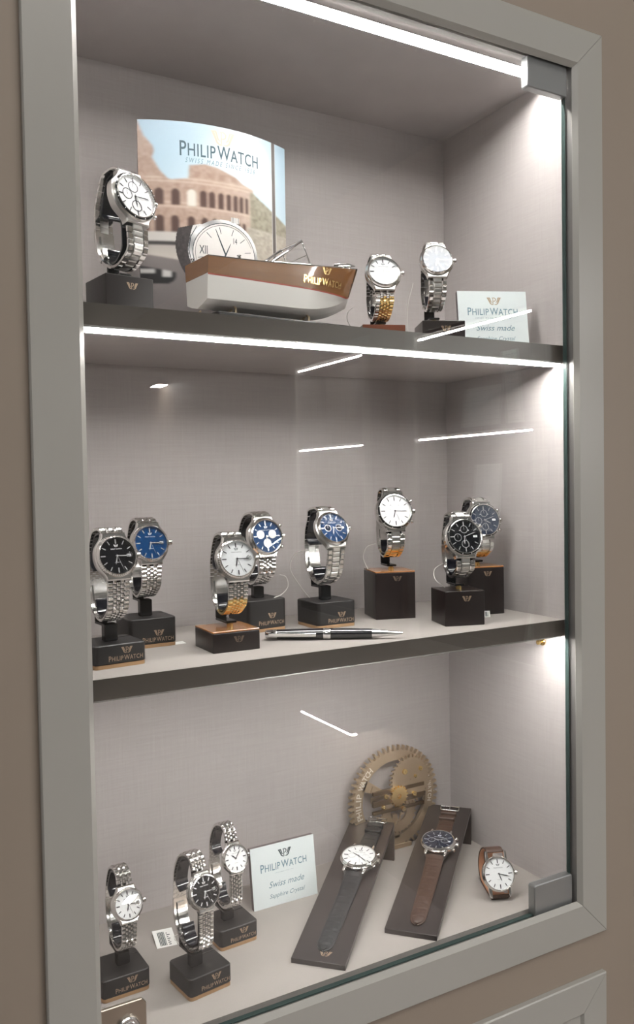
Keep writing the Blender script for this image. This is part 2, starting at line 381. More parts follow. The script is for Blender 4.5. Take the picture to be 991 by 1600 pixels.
for y0, y1, z0, z1, lean, n_, lb in ((-1235, -1080, 600, 722, 22, 5, 'white price sheet mirrored under the upper light strip'), (-1190, -1085, 318, 505, 10, 3, 'narrow white price sheet mirrored beside the blue-dial chronograph'),
                     (-1045, -985, 605, 800, -14, 4, 'tall white price sheet mirrored above the side wall'),
                     (-985, -900, 30, 290, 30, 4, 'long slanting white price sheet mirrored over the front right block')):
    t = thing('price_sheet', lb, 'sheet', (1410, (y0+y1)/2, z0)); cy = (y0+y1)/2
    A = lambda x, y, z: (x-1410+(z-z0)*lean/150, y-cy, z-z0)
    mb = MB(A); mb.box(1396, 1397.5, y0, y1, z0, z1); mb.c = 1
    for i in range(n_):
        for k in range(8): yy = y0+12+(y1-y0-24)*i/max(1, n_-1); zz = z0+12+(z1-z0-24)*k/7; mb.box(1395.2, 1395.9, yy-4, yy+4, zz, zz+1.6)
    mb.build('paper', ['paper', 'ink2'], t)
wl = thing('wall_lamp', 'small wall lamp mirrored at the upper left of the middle compartment', 'lamp', (1460, -3930, 1030))
mb = MB(); mb.box(-70, 0, -70, 70, 0, 40, 4); hs = mb.build('housing', 'frame', wl)
mb = MB(); mb.box(-62, -8, -62, 62, -3, 0); mb.build('diffuser', 'ledf', wl)
for (x, y, lab) in ((330, -1180, 'square ceiling light panel over the shop aisle'), (-900, -1350, 'added unseen light panel that brightens the wall from the left'),):  # second panel is added out of view to fill in room light
    t = thing('light_panel', lab, 'light', (x, y, 1880))
    mb = MB(); mb.box(-330, 330, -330, 330, 0, 12); mb.build('diffuser', 'panel', t)
    mb = MB()
    for a, b, c, d in ((-345, -330, -345, 345), (330, 345, -345, 345), (-330, 330, -345, -330), (-330, 330, 330, 345)): mb.box(a, b, c, d, -4, 14)
    mb.build('frame', 'alu', t)

# ------------------------------------------------------------ watches
def catmull(P, n=14):
    Q = [Vector(p) for p in P]; Q = [2*Q[0]-Q[1]]+Q+[2*Q[-1]-Q[-2]]; out = []
    for i in range(1, len(Q)-2):
        for k in range(n):
            t = k/n; a, b, c, d = Q[i-1:i+3]
            out.append(.5*((2*b)+(c-a)*t+(2*a-5*b+4*c-d)*t*t+(3*b-a-3*c+d)*t**3))
    out.append(Q[-2]); return out
class Path:
    def __init__(s, P):
        s.p = catmull(P); s.s = [0]
        for a, b in zip(s.p, s.p[1:]): s.s.append(s.s[-1]+(b-a).length)
        s.L = s.s[-1]
    def at(s, d):
        d = min(max(d, 0), s.L)
        for i in range(len(s.p)-1):
            if s.s[i+1] >= d: break
        k = (d-s.s[i])/max(1e-9, s.s[i+1]-s.s[i]); p = s.p[i].lerp(s.p[i+1], k)
        a = s.p[max(0, i-1)]; b = s.p[min(len(s.p)-1, i+2)]; t = (b-a).normalized()
        return p, t, Vector((-t.y, t.x))      # normal = left of travel
def watch_head(root, C, X, T, Nn, S):
    """case, bezel, dial, crystal, hands, crown; S = style dict; T points to 12 o'clock"""
    Rr = S['R']; C = Vector(C); X = Vector(X); T = Vector(T); Nn = Vector(Nn)
    fr = lambda x, y, z: C+X*x+T*y+Nn*z
    lw = S.get('lug', 10)+(1.5 if S.get('leather') else .5); th = S.get('th', 8.5)
    mb = MB(fr)
    # case body: round with lugs
    if S.get('leather'):
        mb.lathe([(Rr*.80, -th+1), (Rr*.97, -th+2.5), (Rr, -th*.45), (Rr, -2.6), (Rr*.97, -2.0)], 64)
        for sx in (-1, 1):
            for sy in (-1, 1):
                P = [(sx*(lw-2.2), Rr*.55), (sx*(lw+1.4), Rr*.55), (sx*(lw+1.0), Rr+3), (sx*(lw+.3), Rr+5.2), (sx*(lw-1.3), Rr+5.6), (sx*(lw-1.9), Rr+3)]
                P = [(x, sy*y) for x, y in P]
                if sx*sy < 0: P = P[::-1]
                mb.prism(P, -th+1.2, -2.4, .7)
    else:
        P = []
        Q = [(lw, Rr+1.8), (lw+1.3, Rr*.86), (Rr*.90, Rr*.50), (Rr*1.0, Rr*.16), (Rr*1.0, -Rr*.16), (Rr*.90, -Rr*.50), (lw+1.3, -Rr*.86), (lw, -Rr-1.8)]
        Q2 = catmull(Q, 4); P = [(p.x, p.y) for p in Q2]+[(-p.x, p.y) for p in reversed(Q2)]
        mb.prism(P[::-1], -th+.5, -2.3, 1.1)
    mb.build('case', 'steel' if not S.get('brush') else 'steel_b', root, 35)
    bz = S.get('bezel', 'fluted'); ri = Rr*(.835 if bz in ('fluted', 'tachy', 'smooth') else .88)
    mb = MB(fr); ft = 0; n = 64
    if bz == 'fluted': n = 120; ft = .55
    pr = [(Rr*.95, -2.2), (Rr*.965, -1.2), (Rr*.93, -.4, 1), (ri+1.0, .9, 1), (ri+.25, 1.1), (ri, .7), (ri, -1.6), (Rr*.9, -1.8)]
    if bz in ('smooth', 'thin'): pr = [(Rr*.96, -2.2), (Rr*.97, -.9), (Rr*.92, .4), (ri+.7, 1.1), (ri, .7), (ri, -1.6), (Rr*.9, -1.8)]
    mb.lathe(pr, n, flute=ft, closed=True); be = mb.build('bezel', 'steel', root, 30 if ft == 0 else 12)
    if bz == 'tachy':
        mb = MB(fr); mb.lathe([(Rr*.945, .05), (Rr*.93, .35), (ri+1.3, 1.15), (ri+1.2, .9)], 64, closed=True); tb_ = mb.build('tachymeter_ring', 'bezelb', be, 40)
        mb = MB(fr)
        for k in range(24):
            a = 2*pi*k/24
            if k % 2 == 0: continue
            rm = (Rr*.93+ri+1.3)/2; w2 = .9 if k % 2 else .5
            q = [(rm-.6, -.22), (rm-.6, .22), (rm+.6, .22), (rm+.6, -.22)]
            mb.add([(x*cos(a)-y*sin(a), x*sin(a)+y*cos(a), .95-(x-rm)*.28) for x, y in q], [(0, 1, 2, 3)])
        mb.build('scale', 'whiteink', be)
    # dial
    mb = MB(fr); mb.lathe([(ri+.1, -1.5), (ri+.1, -.9), (0, -.9)], 64); di = mb.build('dial', S['dial'], root)
    zt = -.86
    Tt = lambda x, y, z=0: fr(x, y, zt+.04+z)
    mk = MB(fr); dk = S.get('dark', False)
    for k in range(12):
        if k == 3 and S.get('date', True): continue
        if S.get('subs') == 'panda' and k in (2, 4, 6, 8, 10): pass
        a = pi/2-2*pi*k/12; w2 = .38 if S.get('roman') is None else .5; r0, r1 = ri*.70, ri*.92
        if k % 3 == 0: r0 = ri*.66; w2 *= 1.3
        q = [(r0, -w2), (r1, -w2), (r1, w2), (r0, w2)]
        P = [(x*cos(a)-y*sin(a), x*sin(a)+y*cos(a)) for x, y in q]
        mk.prism(P, zt, zt+.35)
    for k in range(60):
        a = 2*pi*k/60; q = [(ri*.94, -.06), (ri*.985, -.06), (ri*.985, .06), (ri*.94, .06)]
        mk.add([(x*cos(a)-y*sin(a), x*sin(a)+y*cos(a), zt+.05) for x, y in q], [(0, 1, 2, 3)])
    mk.build('hour_markers', 'markd' if dk else 'mark', di)
    pm = MB(); emblem(pm, ri*.13, 0, ri*.56, Tt); text(pm, 'PHILIP WATCH', ri*.62, 0, ri*.38, Tt, bold=.004); 
    if not S.get('subs'): text(pm, 'AUTOMATIC', ri*.34, 0, -ri*.36, Tt)
    pm.build('dial_print', 'ink' if dk else 'whiteink', di)
    subs = {'panda': [(-.42, .12), (.42, .12), (0, -.42)], 'tri': [(-.44, 0), (0, .42), (0, -.44)], 'two': [(-.42, 0), (.42, 0)], 'L': [(-.44, .05), (-.05, .46), (.0, -.46)],
            'low': [(-.44, -.05), (0, -.46), (0, .44)]}.get(S.get('subs'), [])
    for sx, sy in subs:
        rs = ri*(.27 if S['subs'] in ('panda', 'L') else .24)
        mb = MB(lambda x, y, z: fr(x+sx*ri, y+sy*ri, z)); mb.c = 0
        mb.lathe([(rs, zt+.02), (rs, zt+.12), (0, zt+.12)], 32); mb.c = 1
        mb.lathe([(rs, zt+.1), (rs, zt+.3), (rs*.86, zt+.3), (rs*.86, zt+.1)], 32, closed=True)
        mb.c = 1; mb.box(-.14, .14, -rs*.1, rs*.7, zt+.2, zt+.32)
        mb.build('subdial', [S.get('subm', S['dial']), S.get('subr', 'mark')], di)
    if S.get('date', True) and S.get('subs') not in ('panda',):
        mb = MB(fr); mb.box(ri*.56, ri*.80, -1.1, 1.1, zt, zt+.1); mb.build('date_window', 'white' if not dk else 'silver', di)
        mb = MB(Tt); text(mb, '14', 1.8, ri*.68, 0, lambda x, y, z=0: Tt(x, y, .1)); mb.build('date_number', 'ink', di)
    # hands
    hm, mm = S.get('time', (195, 92))
    for nm, a, ln, wd, z in (('hour_hand', hm, ri*.50, 1.0, .3), ('minute_hand', mm, ri*.78, .8, .55), ('second_hand', S.get('sec', 160), ri*.84, .22, .8)):
        a = R(90-a); P = [(-ln*.12, -wd*.3), (ln*.7, -wd*.55), (ln, 0), (ln*.7, wd*.55), (-ln*.12, wd*.3)]
        P = [(x*cos(a)-y*sin(a), x*sin(a)+y*cos(a)) for x, y in P]
        mb = MB(fr); mb.prism(P, zt+z, zt+z+.22); mb.lathe([(.75, zt+z), (.75, zt+z+.25), (0, zt+z+.25)], 16)
        mb.build(nm, 'markd' if dk else 'mark', root)
    # crystal, cyclops
    mb = MB(fr); mb.lathe([(ri-.02, 1.02), (ri*.75, 1.12), (ri*.4, 1.2), (0, 1.22)], 48); cr = mb.build('crystal', S.get('cr', 'crystal'), root, 60)
    if S.get('cyclops'):
        mb = MB(lambda x, y, z: fr(x+ri*.68, y, z)); mb.lathe([(2.3, 1.2), (1.9, 1.75), (1.0, 2.0), (0, 2.1)], 24); mb.build('date_lens', 'crystal', cr, 60)
        mb = MB(lambda x, y, z: fr(x+ri*.68, y, z)); mb.lathe([(2.35, 1.2), (2.35, 1.5), (2.1, 1.5), (2.1, 1.2)], 24, closed=True); mb.build('lens_rim', 'steel', cr, 60)
    # crown and pushers at 3 o'clock
    mb = MB(lambda x, y, z: fr(z, x, y-th*.42)); x0 = Rr*.95
    q = min(1, Rr/19); mb.lathe([(1.4*q, x0), (1.4*q, x0+1.2*q), (2.6*q, x0+1.2*q), (2.8*q, x0+1.8*q), (2.8*q, x0+3.6*q), (2.4*q, x0+4.2*q), (0, x0+4.3*q)], 36); mb.build('crown', 'steel', root, 30)
    if S.get('push'):
        for a in (-30, 30):
            mb = MB(lambda x, y, z: fr(z*cos(R(a))-x*sin(R(a)), z*sin(R(a))+x*cos(R(a)), y-th*.42))
            mb.lathe([(1.1, x0), (1.1, x0+2.6), (2.0, x0+2.6), (2.0, x0+4.2), (1.7, x0+4.6), (0, x0+4.6)], 20); mb.build('pusher', 'steel', root, 40)

def bracelet(root, path, style, w0, w1, mats=('steel', 'steel_b'), reflection_rows=None, clasp=(.44, .60)):
    """links swept along the loop; path in (u forward, w up), local frame (x, -u, w)"""
    mb = MB(); g = MB()
    def link(xc, wx, d, ln, th, tgt, rnd=.5):
        p, t, n = path.at(d); n = -n if path.flip else n
        A = lambda x, y, z: (xc+x, -(p.x+t.x*y+n.x*z), p.y+t.y*y+n.y*z)
        a, b = wx/2, ln/2; ix, iy = min(rnd, a*.6), min(rnd*1.3, b*.6)
        vs = [(-a,-b,-th), (a,-b,-th), (a,b,-th), (-a,b,-th), (-a,-b,-rnd*.9), (a,-b,-rnd*.9), (a,b,-rnd*.9), (-a,b,-rnd*.9),
              (-a+ix,-b+iy,0), (a-ix,-b+iy,0), (a-ix,b-iy,0), (-a+ix,b-iy,0)]
        fs = [(0,3,2,1)]+[(i, (i+1)%4, 4+(i+1)%4, 4+i) for i in range(4)]+[(4+i, 4+(i+1)%4, 8+(i+1)%4, 8+i) for i in range(4)]+[(8,9,10,11)]
        tgt.add(vs, fs, A)
    wid = lambda d: w0+(w1-w0)*min(1, 2.2*min(d, path.L-d)/path.L)
    c0, c1 = clasp[0]*path.L, clasp[1]*path.L
    pitch = {'jubilee': 3.9, 'oyster': 5.4, 'beads': 3.9}[style]
    n = int(path.L/pitch); pitch = path.L/n
    for k in range(n+1):
        for cols, off in ({'jubilee': (((-.372, .25), (0, .155), (.372, .25)), 0), 'oyster': (((-.365, .26), (.365, .26)), 0), 'beads': (((-.40, .19), (0, .19), (.40, .19)), 0)}[style],
                          {'jubilee': (((-.165, .155), (.165, .155)), .5), 'oyster': (((0, .46),), .5), 'beads': (((-.2, .19), (.2, .19)), .5)}[style]):
            d = (k+off)*pitch
            if d > path.L-.3*pitch or d < .25*pitch : continue
            W2 = wid(d)
            for c, wc in cols:
                tgt = mb; mb.c = 0 if off == 0 else (0 if style != 'oyster' else 1)
                if reflection_rows and reflection_rows(d/path.L, c): mb.c = 2  # steel links coloured gold to paint in the block's warm reflection
                link(c*W2, wc*W2*.97, d, pitch*(.90 if style == 'oyster' else .84), 2.6, mb, .75)
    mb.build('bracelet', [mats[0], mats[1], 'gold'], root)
    # folding clasp
    mb = MB(); W2 = wid(.5*path.L)+.8; secs = []
    for i in range(13):
        d = c0-1+(c1-c0+2)*i/12; p, t, n_ = path.at(d); n_ = -n_ if path.flip else n_
        ring = []
        for x, z in ((-W2/2, -2.8), (W2/2, -2.8), (W2/2, -.2), (W2/2-.8, .5), (-W2/2+.8, .5), (-W2/2, -.2)):
            ring.append((x, -(p.x+n_.x*z), p.y+n_.y*z))
        secs.append(ring)
    mb.sweep(secs); cl = mb.build('clasp', 'steel', root, 30)
    mb = MB(); secs = []
    for i in range(9):
        d = c0+3+(c1-c0-6)*i/8; p, t, n_ = path.at(d); n_ = -n_ if path.flip else n_
        secs.append([(x, -(p.x+n_.x*z), p.y+n_.y*z) for x, z in ((-W2*.28, -4.6), (W2*.28, -4.6), (W2*.28, -3.0), (-W2*.28, -3.0))])
    mb.sweep(secs); mb.build('clasp_hinge', 'steel', cl)

def loop_path(uc, wc, w0, tau, Rr, apex, ub=-28):
    t = Vector((-sin(tau), cos(tau))); n = Vector((cos(tau), sin(tau))); C = Vector((uc, wc)); L = Rr+1.2
    pu = C+t*L-n*3.6; pl = C-t*L-n*3.6; e = apex
    ym = (pu.y+w0)/2
    P = [pu, (pu.x-5, pu.y+e*.75), (pu.x-14, pu.y+e), (pu.x-26, pu.y+e-3.5), (ub+7.5, pu.y+e-13), (ub+1.5, pu.y+e-27), (ub, ym), (ub+2, w0+20), (ub+8, w0+8.5), (ub+19, w0+1.5),
         (ub+31, w0), (ub+42, w0+5), (ub+50, w0+14 if pl.y-w0 > 24 else (w0+pl.y)/2), pl]
    P = [p for i, p in enumerate(P)]
    pa = Path([tuple(p) for p in P]); pa.flip = True   # travel goes up-back-down-front: outward normal is on the right
    return pa, C, t, n

def pedestal(name, label, group, ctr, yw, z, w_, d_, h, kind, cuffpath=None, C=None, lat=0, w0=17, cw=12, logo='logo', facing=0):
    """display block with foot and C-shaped cuff. kind: P printed black block with gold base band, W wood-topped, B plain, R mahogany"""
    st = thing(name, label, 'display stand', (ctr[0], ctr[1], z), R(yw), group)
    rad = 4 if kind == 'P' else .6
    if kind == 'P':
        mb = MB(); mb.prism(rrect(w_, d_, rad), 3.2, h, .8); b = mb.build('block', 'blockm', st, 30)
        mb = MB(); mb.prism(rrect(w_-.4, d_-.4, rad), 0, 3.3, .2); mb.build('base_band', 'stripe', st, 30)
        T = planeT((0, -d_/2, 0), (1, 0, 0), (0, 0, 1), .12); mb = MB()
        e = min(w_*.13, 5.6); emblem(mb, e*.9, w_*.12, min(h-5.2, 15.2) if h < 24 else h*.5, T); brandname(mb, w_*.66, w_*.10, 7.7 if h < 24 else h*.27, T, 1.25); mb.build('logo', logo, b)
        mb = MB(); mb.box(w_*.12, w_*.46, d_*.22, d_*.25, h, h+.2); mb.build('slot', 'black', b)
    else:
        body = {'W': 'block', 'B': 'block', 'R': 'redwood'}[kind]
        mb = MB(); mb.prism(rrect(w_, d_, rad), 0, h-(1.6 if kind == 'W' else 0), .5); b = mb.build('block', body, st, 30)
        if kind == 'W': mb = MB(); mb.prism(rrect(w_, d_, rad), h-1.55, h, .4); mb.build('wood_top', 'wood', st, 30)
        T = planeT((0, -d_/2, 0), (1, 0, 0), (0, 0, 1), .12); mb = MB(); emblem(mb, 5.2, w_*.05, h-8 if h > 12 else h/2, T); mb.build('logo', logo, b)
    X = lambda x, y, zz: (x+lat, y, zz+h)
    if kind == 'P':
        mb = MB(X); mb.box(-6, 6, -4.5, 3.5, 0, w0-2.2, 1.0); mb.box(-5.6, 5.6, -4, 20, w0-4.4, w0-2.2, .8); mb.box(-5.6, 5.6, 17.6, 20, w0-2.4, w0+9, .8); mb.build('pole', 'black', st)
    else:
        mb = MB(X); mb.lathe([(3.2, 0), (3.2, 2.6), (2.2, 2.8), (2.2, 4), (0, 4)], 24, T=lambda x, y, zz: X(x, y-1, zz)); mb.build('screw', 'gold', st, 40)
        mb = MB(X); mb.box(-5.5, 5.5, -5, 22, 3.6, 5.8, .8); mb.box(-5.5, 5.5, 19.5, 22, 5.8, w0+9, .8); mb.box(-5.5, 5.5, 10, 20, w0+4, w0+8, .8); mb.build('foot', 'black', st)
    # cuff
    pa = cuffpath; pts = []
    def pt(fr_, off): p, t, n = pa.at(fr_*pa.L); return Vector(p)+Vector(n)*off       # n points inward here (flip)
    pts.append(pt(.375, 13)); pts.append(pt(.365, 8.5))
    k = .345
    while k > .015: pts.append(pt(k, 5.2)); k -= .025
    p0 = pt(0, 6); p1 = pt(1, 6); pts += [p0.lerp(p1, a) for a in (0, .25, .5, .75, 1)]
    k = .98
    while k > .655: pts.append(pt(k, 5.2)); k -= .022
    pts += [pt(.635, 8), pt(.60, 11.5), pt(.57, 12)]
    pts = catmull([tuple(p) for p in pts], 3); secs = []
    for i, p in enumerate(pts):
        a = pts[max(0, i-1)]; b2 = pts[min(len(pts)-1, i+1)]; t = (b2-a).normalized(); n = Vector((-t.y, t.x))
        secs.append([(x, -(p.x+n.x*q), p.y+n.y*q) for x, q in ((-cw/2, -.9), (cw/2, -.9), (cw/2, .9), (-cw/2, .9))])
    mb = MB(X); mb.sweep(secs); mb.build('cuff', 'cuff', st, 40)
    return st

def stand_watch(lab, slab, grp, FLc, yw, z, w_, d_, h, kind, lat, uc, wc, w0, tau, S, apex=5, band='jubilee', bw=(20, 16), gold=None, logo='logo', yadd=0):
    pa, C, t, n = loop_path(uc, wc, w0, R(tau), S['R'], apex)
    pedestal('display_stand', slab, 'watch display stands', FLc, yw, z, w_, d_, h, kind, pa, C, lat, w0, bw[1]-1.2, logo)
    a = R(yw); cx = FLc[0]+lat*cos(a); cy = FLc[1]+lat*sin(a)
    ro = thing('wristwatch', lab, 'watch', (cx, cy, z+h), a, 'wristwatches on stands')
    if yadd: ro.rotation_euler = (0, 0, a+R(yadd))
    # keep the empty at the lowest point of the watch
    S = dict(S); S.setdefault('lug', bw[0]/2)
    watch_head(ro, (0, -C.x, C.y), (1, 0, 0), (0, -t.x, t.y), (0, -n.x, n.y), S)
    bracelet(ro, pa, band, bw[0], bw[1], reflection_rows=gold)
    return ro
low_reflection = lambda a, b: (lambda s_, c: a < s_ < b)  # span of lower links whose gold colour imitates a reflection
DJ = dict(R=18.3, bezel='fluted', cyclops=True, th=9, lug=10)
P_ = 'PRINT'
# lower-shelf watches
stand_watch('steel watch with black dial and fluted bezel, front left on the lower shelf', 'black stand with gold base band, leftmost on the lower shelf', 0,
   (39.7, 80), 6, Z2, 46, 44, 19.6, 'P', -.8, 22, 74.3, 17, 16, dict(DJ, dial='bdial', R=18.6))
stand_watch('steel watch with plain blue dial and fluted bezel behind the black-dial one', 'taller black stand with gold base band under the plain blue-dial watch', 0,
   (92.6, 147.4), 1, Z2, 46, 44, 27.6, 'P', -.4, 22, 71.1, 18, 14, dict(DJ, dial='bluedial'))
stand_watch('steel watch with silver dial and fluted bezel on the low wood-topped block', 'low black block with glossy wood top beside the pen', 0,
   (151.4, 87.6), -1, Z2, 46, 46, 19.4, 'W', 2.7, 22, 65, 11.5, 16, dict(DJ, dial='silver', R=19.2, dark=True), gold=low_reflection(.66, .90), logo='logod')
stand_watch('blue-dial chronograph with three white subdials on a steel bracelet', 'black stand with gold base band behind the wood-topped low block', 0,
   (218, 162.9), 5, Z2, 46, 44, 32.9, 'P', 1, 22, 65.5, 14, 12, dict(R=20, bezel='smooth', dial='bluedial', subs='panda', subm='sub', subr='sub', push=True, date=False, th=10))
stand_watch('steel watch whose blue dial mirrors white light, middle of the lower shelf', 'black stand with gold base band in the middle of the lower shelf', 0,
   (290.7, 143.8), 1, Z2, 47, 46, 27.4, 'P', -1.3, 21, 77.7, 17, 27, dict(R=19.4, cr='sapphire', bezel='smooth', dial='bluedial', subs='two', subm='navy', brush=True, th=10), band='oyster', bw=(21, 17))
stand_watch('white-dial steel chronograph with black bezel ring on the tall wood-topped block', 'tall black block with wood top, left of the two right-hand blocks', 0,
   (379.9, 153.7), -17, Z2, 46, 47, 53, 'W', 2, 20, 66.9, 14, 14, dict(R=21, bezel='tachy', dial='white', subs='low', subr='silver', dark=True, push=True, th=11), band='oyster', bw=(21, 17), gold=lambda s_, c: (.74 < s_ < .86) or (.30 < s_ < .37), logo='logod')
stand_watch('black-dial steel chronograph in front of the blue one, right of the lower shelf', 'short black block with small emblem nearest the glass on the right of the lower shelf', 0,
   (413.2, 73.7), -17, Z2, 44, 42, 36.5, 'B', 1.2, 20, 57.2, 12, 16, dict(R=20.8, bezel='tachy', dial='bdial', subs='low', subm='bdial', push=True, th=11, time=(190, 70)), band='oyster', bw=(21, 17))
stand_watch('navy-dial steel chronograph, rightmost on the lower shelf', 'tall wood-topped block, rightmost on the lower shelf', 0,
   (478.5, 119.5), -12, Z2, 46, 45, 54.6, 'W', .8, 20, 52.8, 9, 14, dict(R=20.6, bezel='tachy', dial='navy', subs='low', subm='navy', push=True, th=11, time=(120, 72)), band='oyster', bw=(21, 17), gold=low_reflection(.72, .88))
# upper-shelf watches
stand_watch('white-dial chronograph with dark tachymeter bezel left of the poster on the upper shelf', 'black block at the left end of the upper shelf', 0,
   (55, 80.7), 8, Z1, 43, 42, 33.3, 'B', 4, 20, 68, 10, 13, dict(R=22, bezel='tachy', dial='white', subs='L', subr='markd', dark=True, push=True, th=11.5, brush=True, time=(180, 88)), band='oyster', bw=(22, 18), yadd=12)
stand_watch('silver-dial watch with steel bracelet, gold reflection painted on its links, just right of the boat', 'low mahogany-red block right of the boat', 0,
   (337, 102.1), -20, Z1, 45, 40, 18.3, 'R', .6, 20, 54.1, 7, 20, dict(R=18.6, cr='sapphire', bezel='smooth', dial='silver', dark=True, th=9), gold=lambda s_, c: .60 < s_ < .96 and c > -.3, logo='logod')
stand_watch('steel watch with pale blue mirror-like dial, rightmost on the upper shelf', 'black stand behind the white card on the upper shelf', 0,
   (387.6, 66.3), -25, Z1, 44, 41, 20.3, 'B', -6, 20, 61.5, 13, 16, dict(R=17.2, cr='sapphire', bezel='smooth', dial='bluedial', th=9), band='oyster', bw=(19, 15))
# floor watches
LD = dict(R=14, bezel='fluted', cyclops=True, th=8, lug=7.2)
stand_watch('small steel watch with white dial, front left on the cabinet floor above the lock', 'black stand with gold base band at the front left corner of the floor', 0,
   (48.3, 109.8), 2, Z0, 44, 42, 19.7, 'P', 3.1, 22, 63.1, 14, 20, dict(LD, dial='white', dark=True, R=14.2), apex=13, bw=(14, 12))
stand_watch('small steel watch with black dial and date lens on the cabinet floor', 'black stand with gold base band nearest the glass, right of the lock', 0,
   (112.4, 74.3), 8, Z0, 43, 41, 19.7, 'P', -5, 22, 74.7, 14, 18, dict(LD, dial='bdial', R=15.5), apex=13, bw=(15, 13))
stand_watch('small steel watch with plain white dial left of the floor card', 'black stand with gold base band just left of the floor card', 0,
   (167.5, 132.9), 4, Z0, 42, 41, 19.7, 'P', -3, 22, 68.8, 12, 16, dict(R=13.6, bezel='thin', dial='white', dark=True, date=False, th=7, lug=6.5, time=(310, 38), sec=38), apex=15, band='beads', bw=(13, 11))

# ------------------------------------------------------------ leather watches on sloping boards
def strap(mb, pts, w0, w1, th, point=0, Xd=lambda x, p, q: None):
    pass
def board_watch(FL, e, L, lab, blab, sc, off, S, leather, tail, top, logoflag):
    e = Vector(e).normalized(); l = Vector((-e.y, e.x)); ang = math.atan2(e.y, e.x); wdt = 53
    bd = thing('display_board', blab, 'display board', (FL[0], FL[1], Z0), ang, 'sloping watch boards')
    sl = math.atan(.165); t = 4.6; z_ = 5.2
    def B(x, s_, n): return (x, s_*cos(sl)-n*sin(sl), z_+s_*sin(sl)+n*cos(sl))
    mb = MB()
    mb.add([(0, 0, 0), (wdt, 0, 0), (wdt, 0, z_), (0, 0, z_), (0, L, z_-t+L*.165), (wdt, L, z_-t+L*.165), (wdt, L, z_+L*.165), (0, L, z_+L*.165)],
           [(0, 1, 2, 3), (4, 7, 6, 5), (3, 2, 6, 7), (0, 4, 5, 1), (1, 5, 6, 2), (0, 3, 7, 4)])
    bp = mb.build('sloping_top', 'board', bd, bev=.5)
    mb = MB(); mb.box(0, wdt, L-4.5, L, 0, z_-t+L*.165-.1); mb.build('rear_leg', 'board', bd)
    if logoflag:
        o = Vector(B(wdt*.58, 11.5, 0)); ey = Vector((0, cos(sl), sin(sl))); mb = MB(); emblem(mb, 6.2, 0, 0, planeT(o, (1, 0, 0), ey, .12)); mb.build('logo', 'logo', bp)
    wt = thing('leather_watch', lab, 'watch', (FL[0], FL[1], Z0), ang, 'leather strap watches on boards')
    cx, cs = off
    Cn = 12.5
    ex = Vector((1, 0, 0)); es = Vector((0, cos(sl), sin(sl))); en = Vector((0, -sin(sl), cos(sl)))
    # strap runs at a slight angle across the board
    th_ = S['turn']; xd = ex*cos(th_)+es*sin(th_); sd = -ex*sin(th_)+es*cos(th_)
    O = Vector(B(cx, cs, 0)); G = lambda x, y, z: O+xd*x+sd*y+en*z
    watch_head(wt, G(0, 0, Cn), xd, sd, en, S)
    def band(y0, y1, w0, w1, tip, name, zfun, parent=wt, n=40, th=2.6, groove=10.5):
        mb = MB(G); secs = []
        for i in range(n+1):
            k = i/n; y = y0+(y1-y0)*k; w2 = (w0+(w1-w0)*k)/2
            if tip:
                d = abs(y1-y)
                if d < 14: w2 *= math.sqrt(max(.02, 1-((14-d)/14)**2.4))
            z = zfun(k); g = .8 if abs((abs(y) % groove)-groove/2) < .75 else 0
            secs.append([(-w2, y, z), (-w2, y, z+th*.45), (-w2+1.2, y, z+th*.62), (-w2+1.9, y, z+th*.62-.2), (-w2*.55, y, z+th-g), (w2*.55, y, z+th-g), (w2-1.9, y, z+th*.62-.2), (w2-1.2, y, z+th*.62), (w2, y, z+th*.45), (w2, y, z)])
        mb.sweep(secs); return mb.build(name, leather, parent, 50)
    zf = lambda k: .25+(Cn-8.0)*max(0, 1-k/.30)**1.6
    s1 = band(-S['R']-.6, tail, 19.5, 16, True, 'strap', zf, n=84)
    s2 = band(S['R']+.6, top, 19.5, 16.5, False, 'strap', zf, n=48)
    for y in (top-7, top-19):
        mb = MB(G); mb.box(-9.6, 9.6, y-2.6, y+2.6, .3, 5.2, 1); mb.build('keeper', leather, s2)
    mb = MB(G); mb.tube([(-8.5, top-1, 3), (-11, top+1, 3), (-11, top+9, 3), (11, top+9, 3), (11, top+1, 3), (8.5, top-1, 3)], .9, 8); mb.tube([(-10.5, top+.5, 3), (10.5, top+.5, 3)], .8, 8); mb.tube([(0, top+.5, 4), (0, top+9.2, 4)], .7, 8); mb.build('buckle', 'chrome', s2, 50)
board_watch((198, 60), (.6976, -.7165), 240, 'round cream-dial watch on black crocodile strap lying on the left board', 'dark wooden sloping board with emblem under the black strap watch',
   0, (31, 152), dict(R=20.5, bezel='thin', dial='white', dark=True, subs='two', subr='silver', leather=True, push=True, th=9.5, lug=10, turn=R(-1.5), time=(300, 130)), 'leather', -139, 83, True)
board_watch((303, 58), (.6679, -.7442), 236, 'round blue-dial watch on brown crocodile strap lying on the right board', 'dark wooden sloping board under the brown strap watch',
   0, (29, 144), dict(R=20, bezel='thin', dial='navy', subs='two', subm='navy', leather=True, push=True, th=9.5, lug=10, turn=R(0.5), time=(300, 60)), 'brown', -134, 80, False)

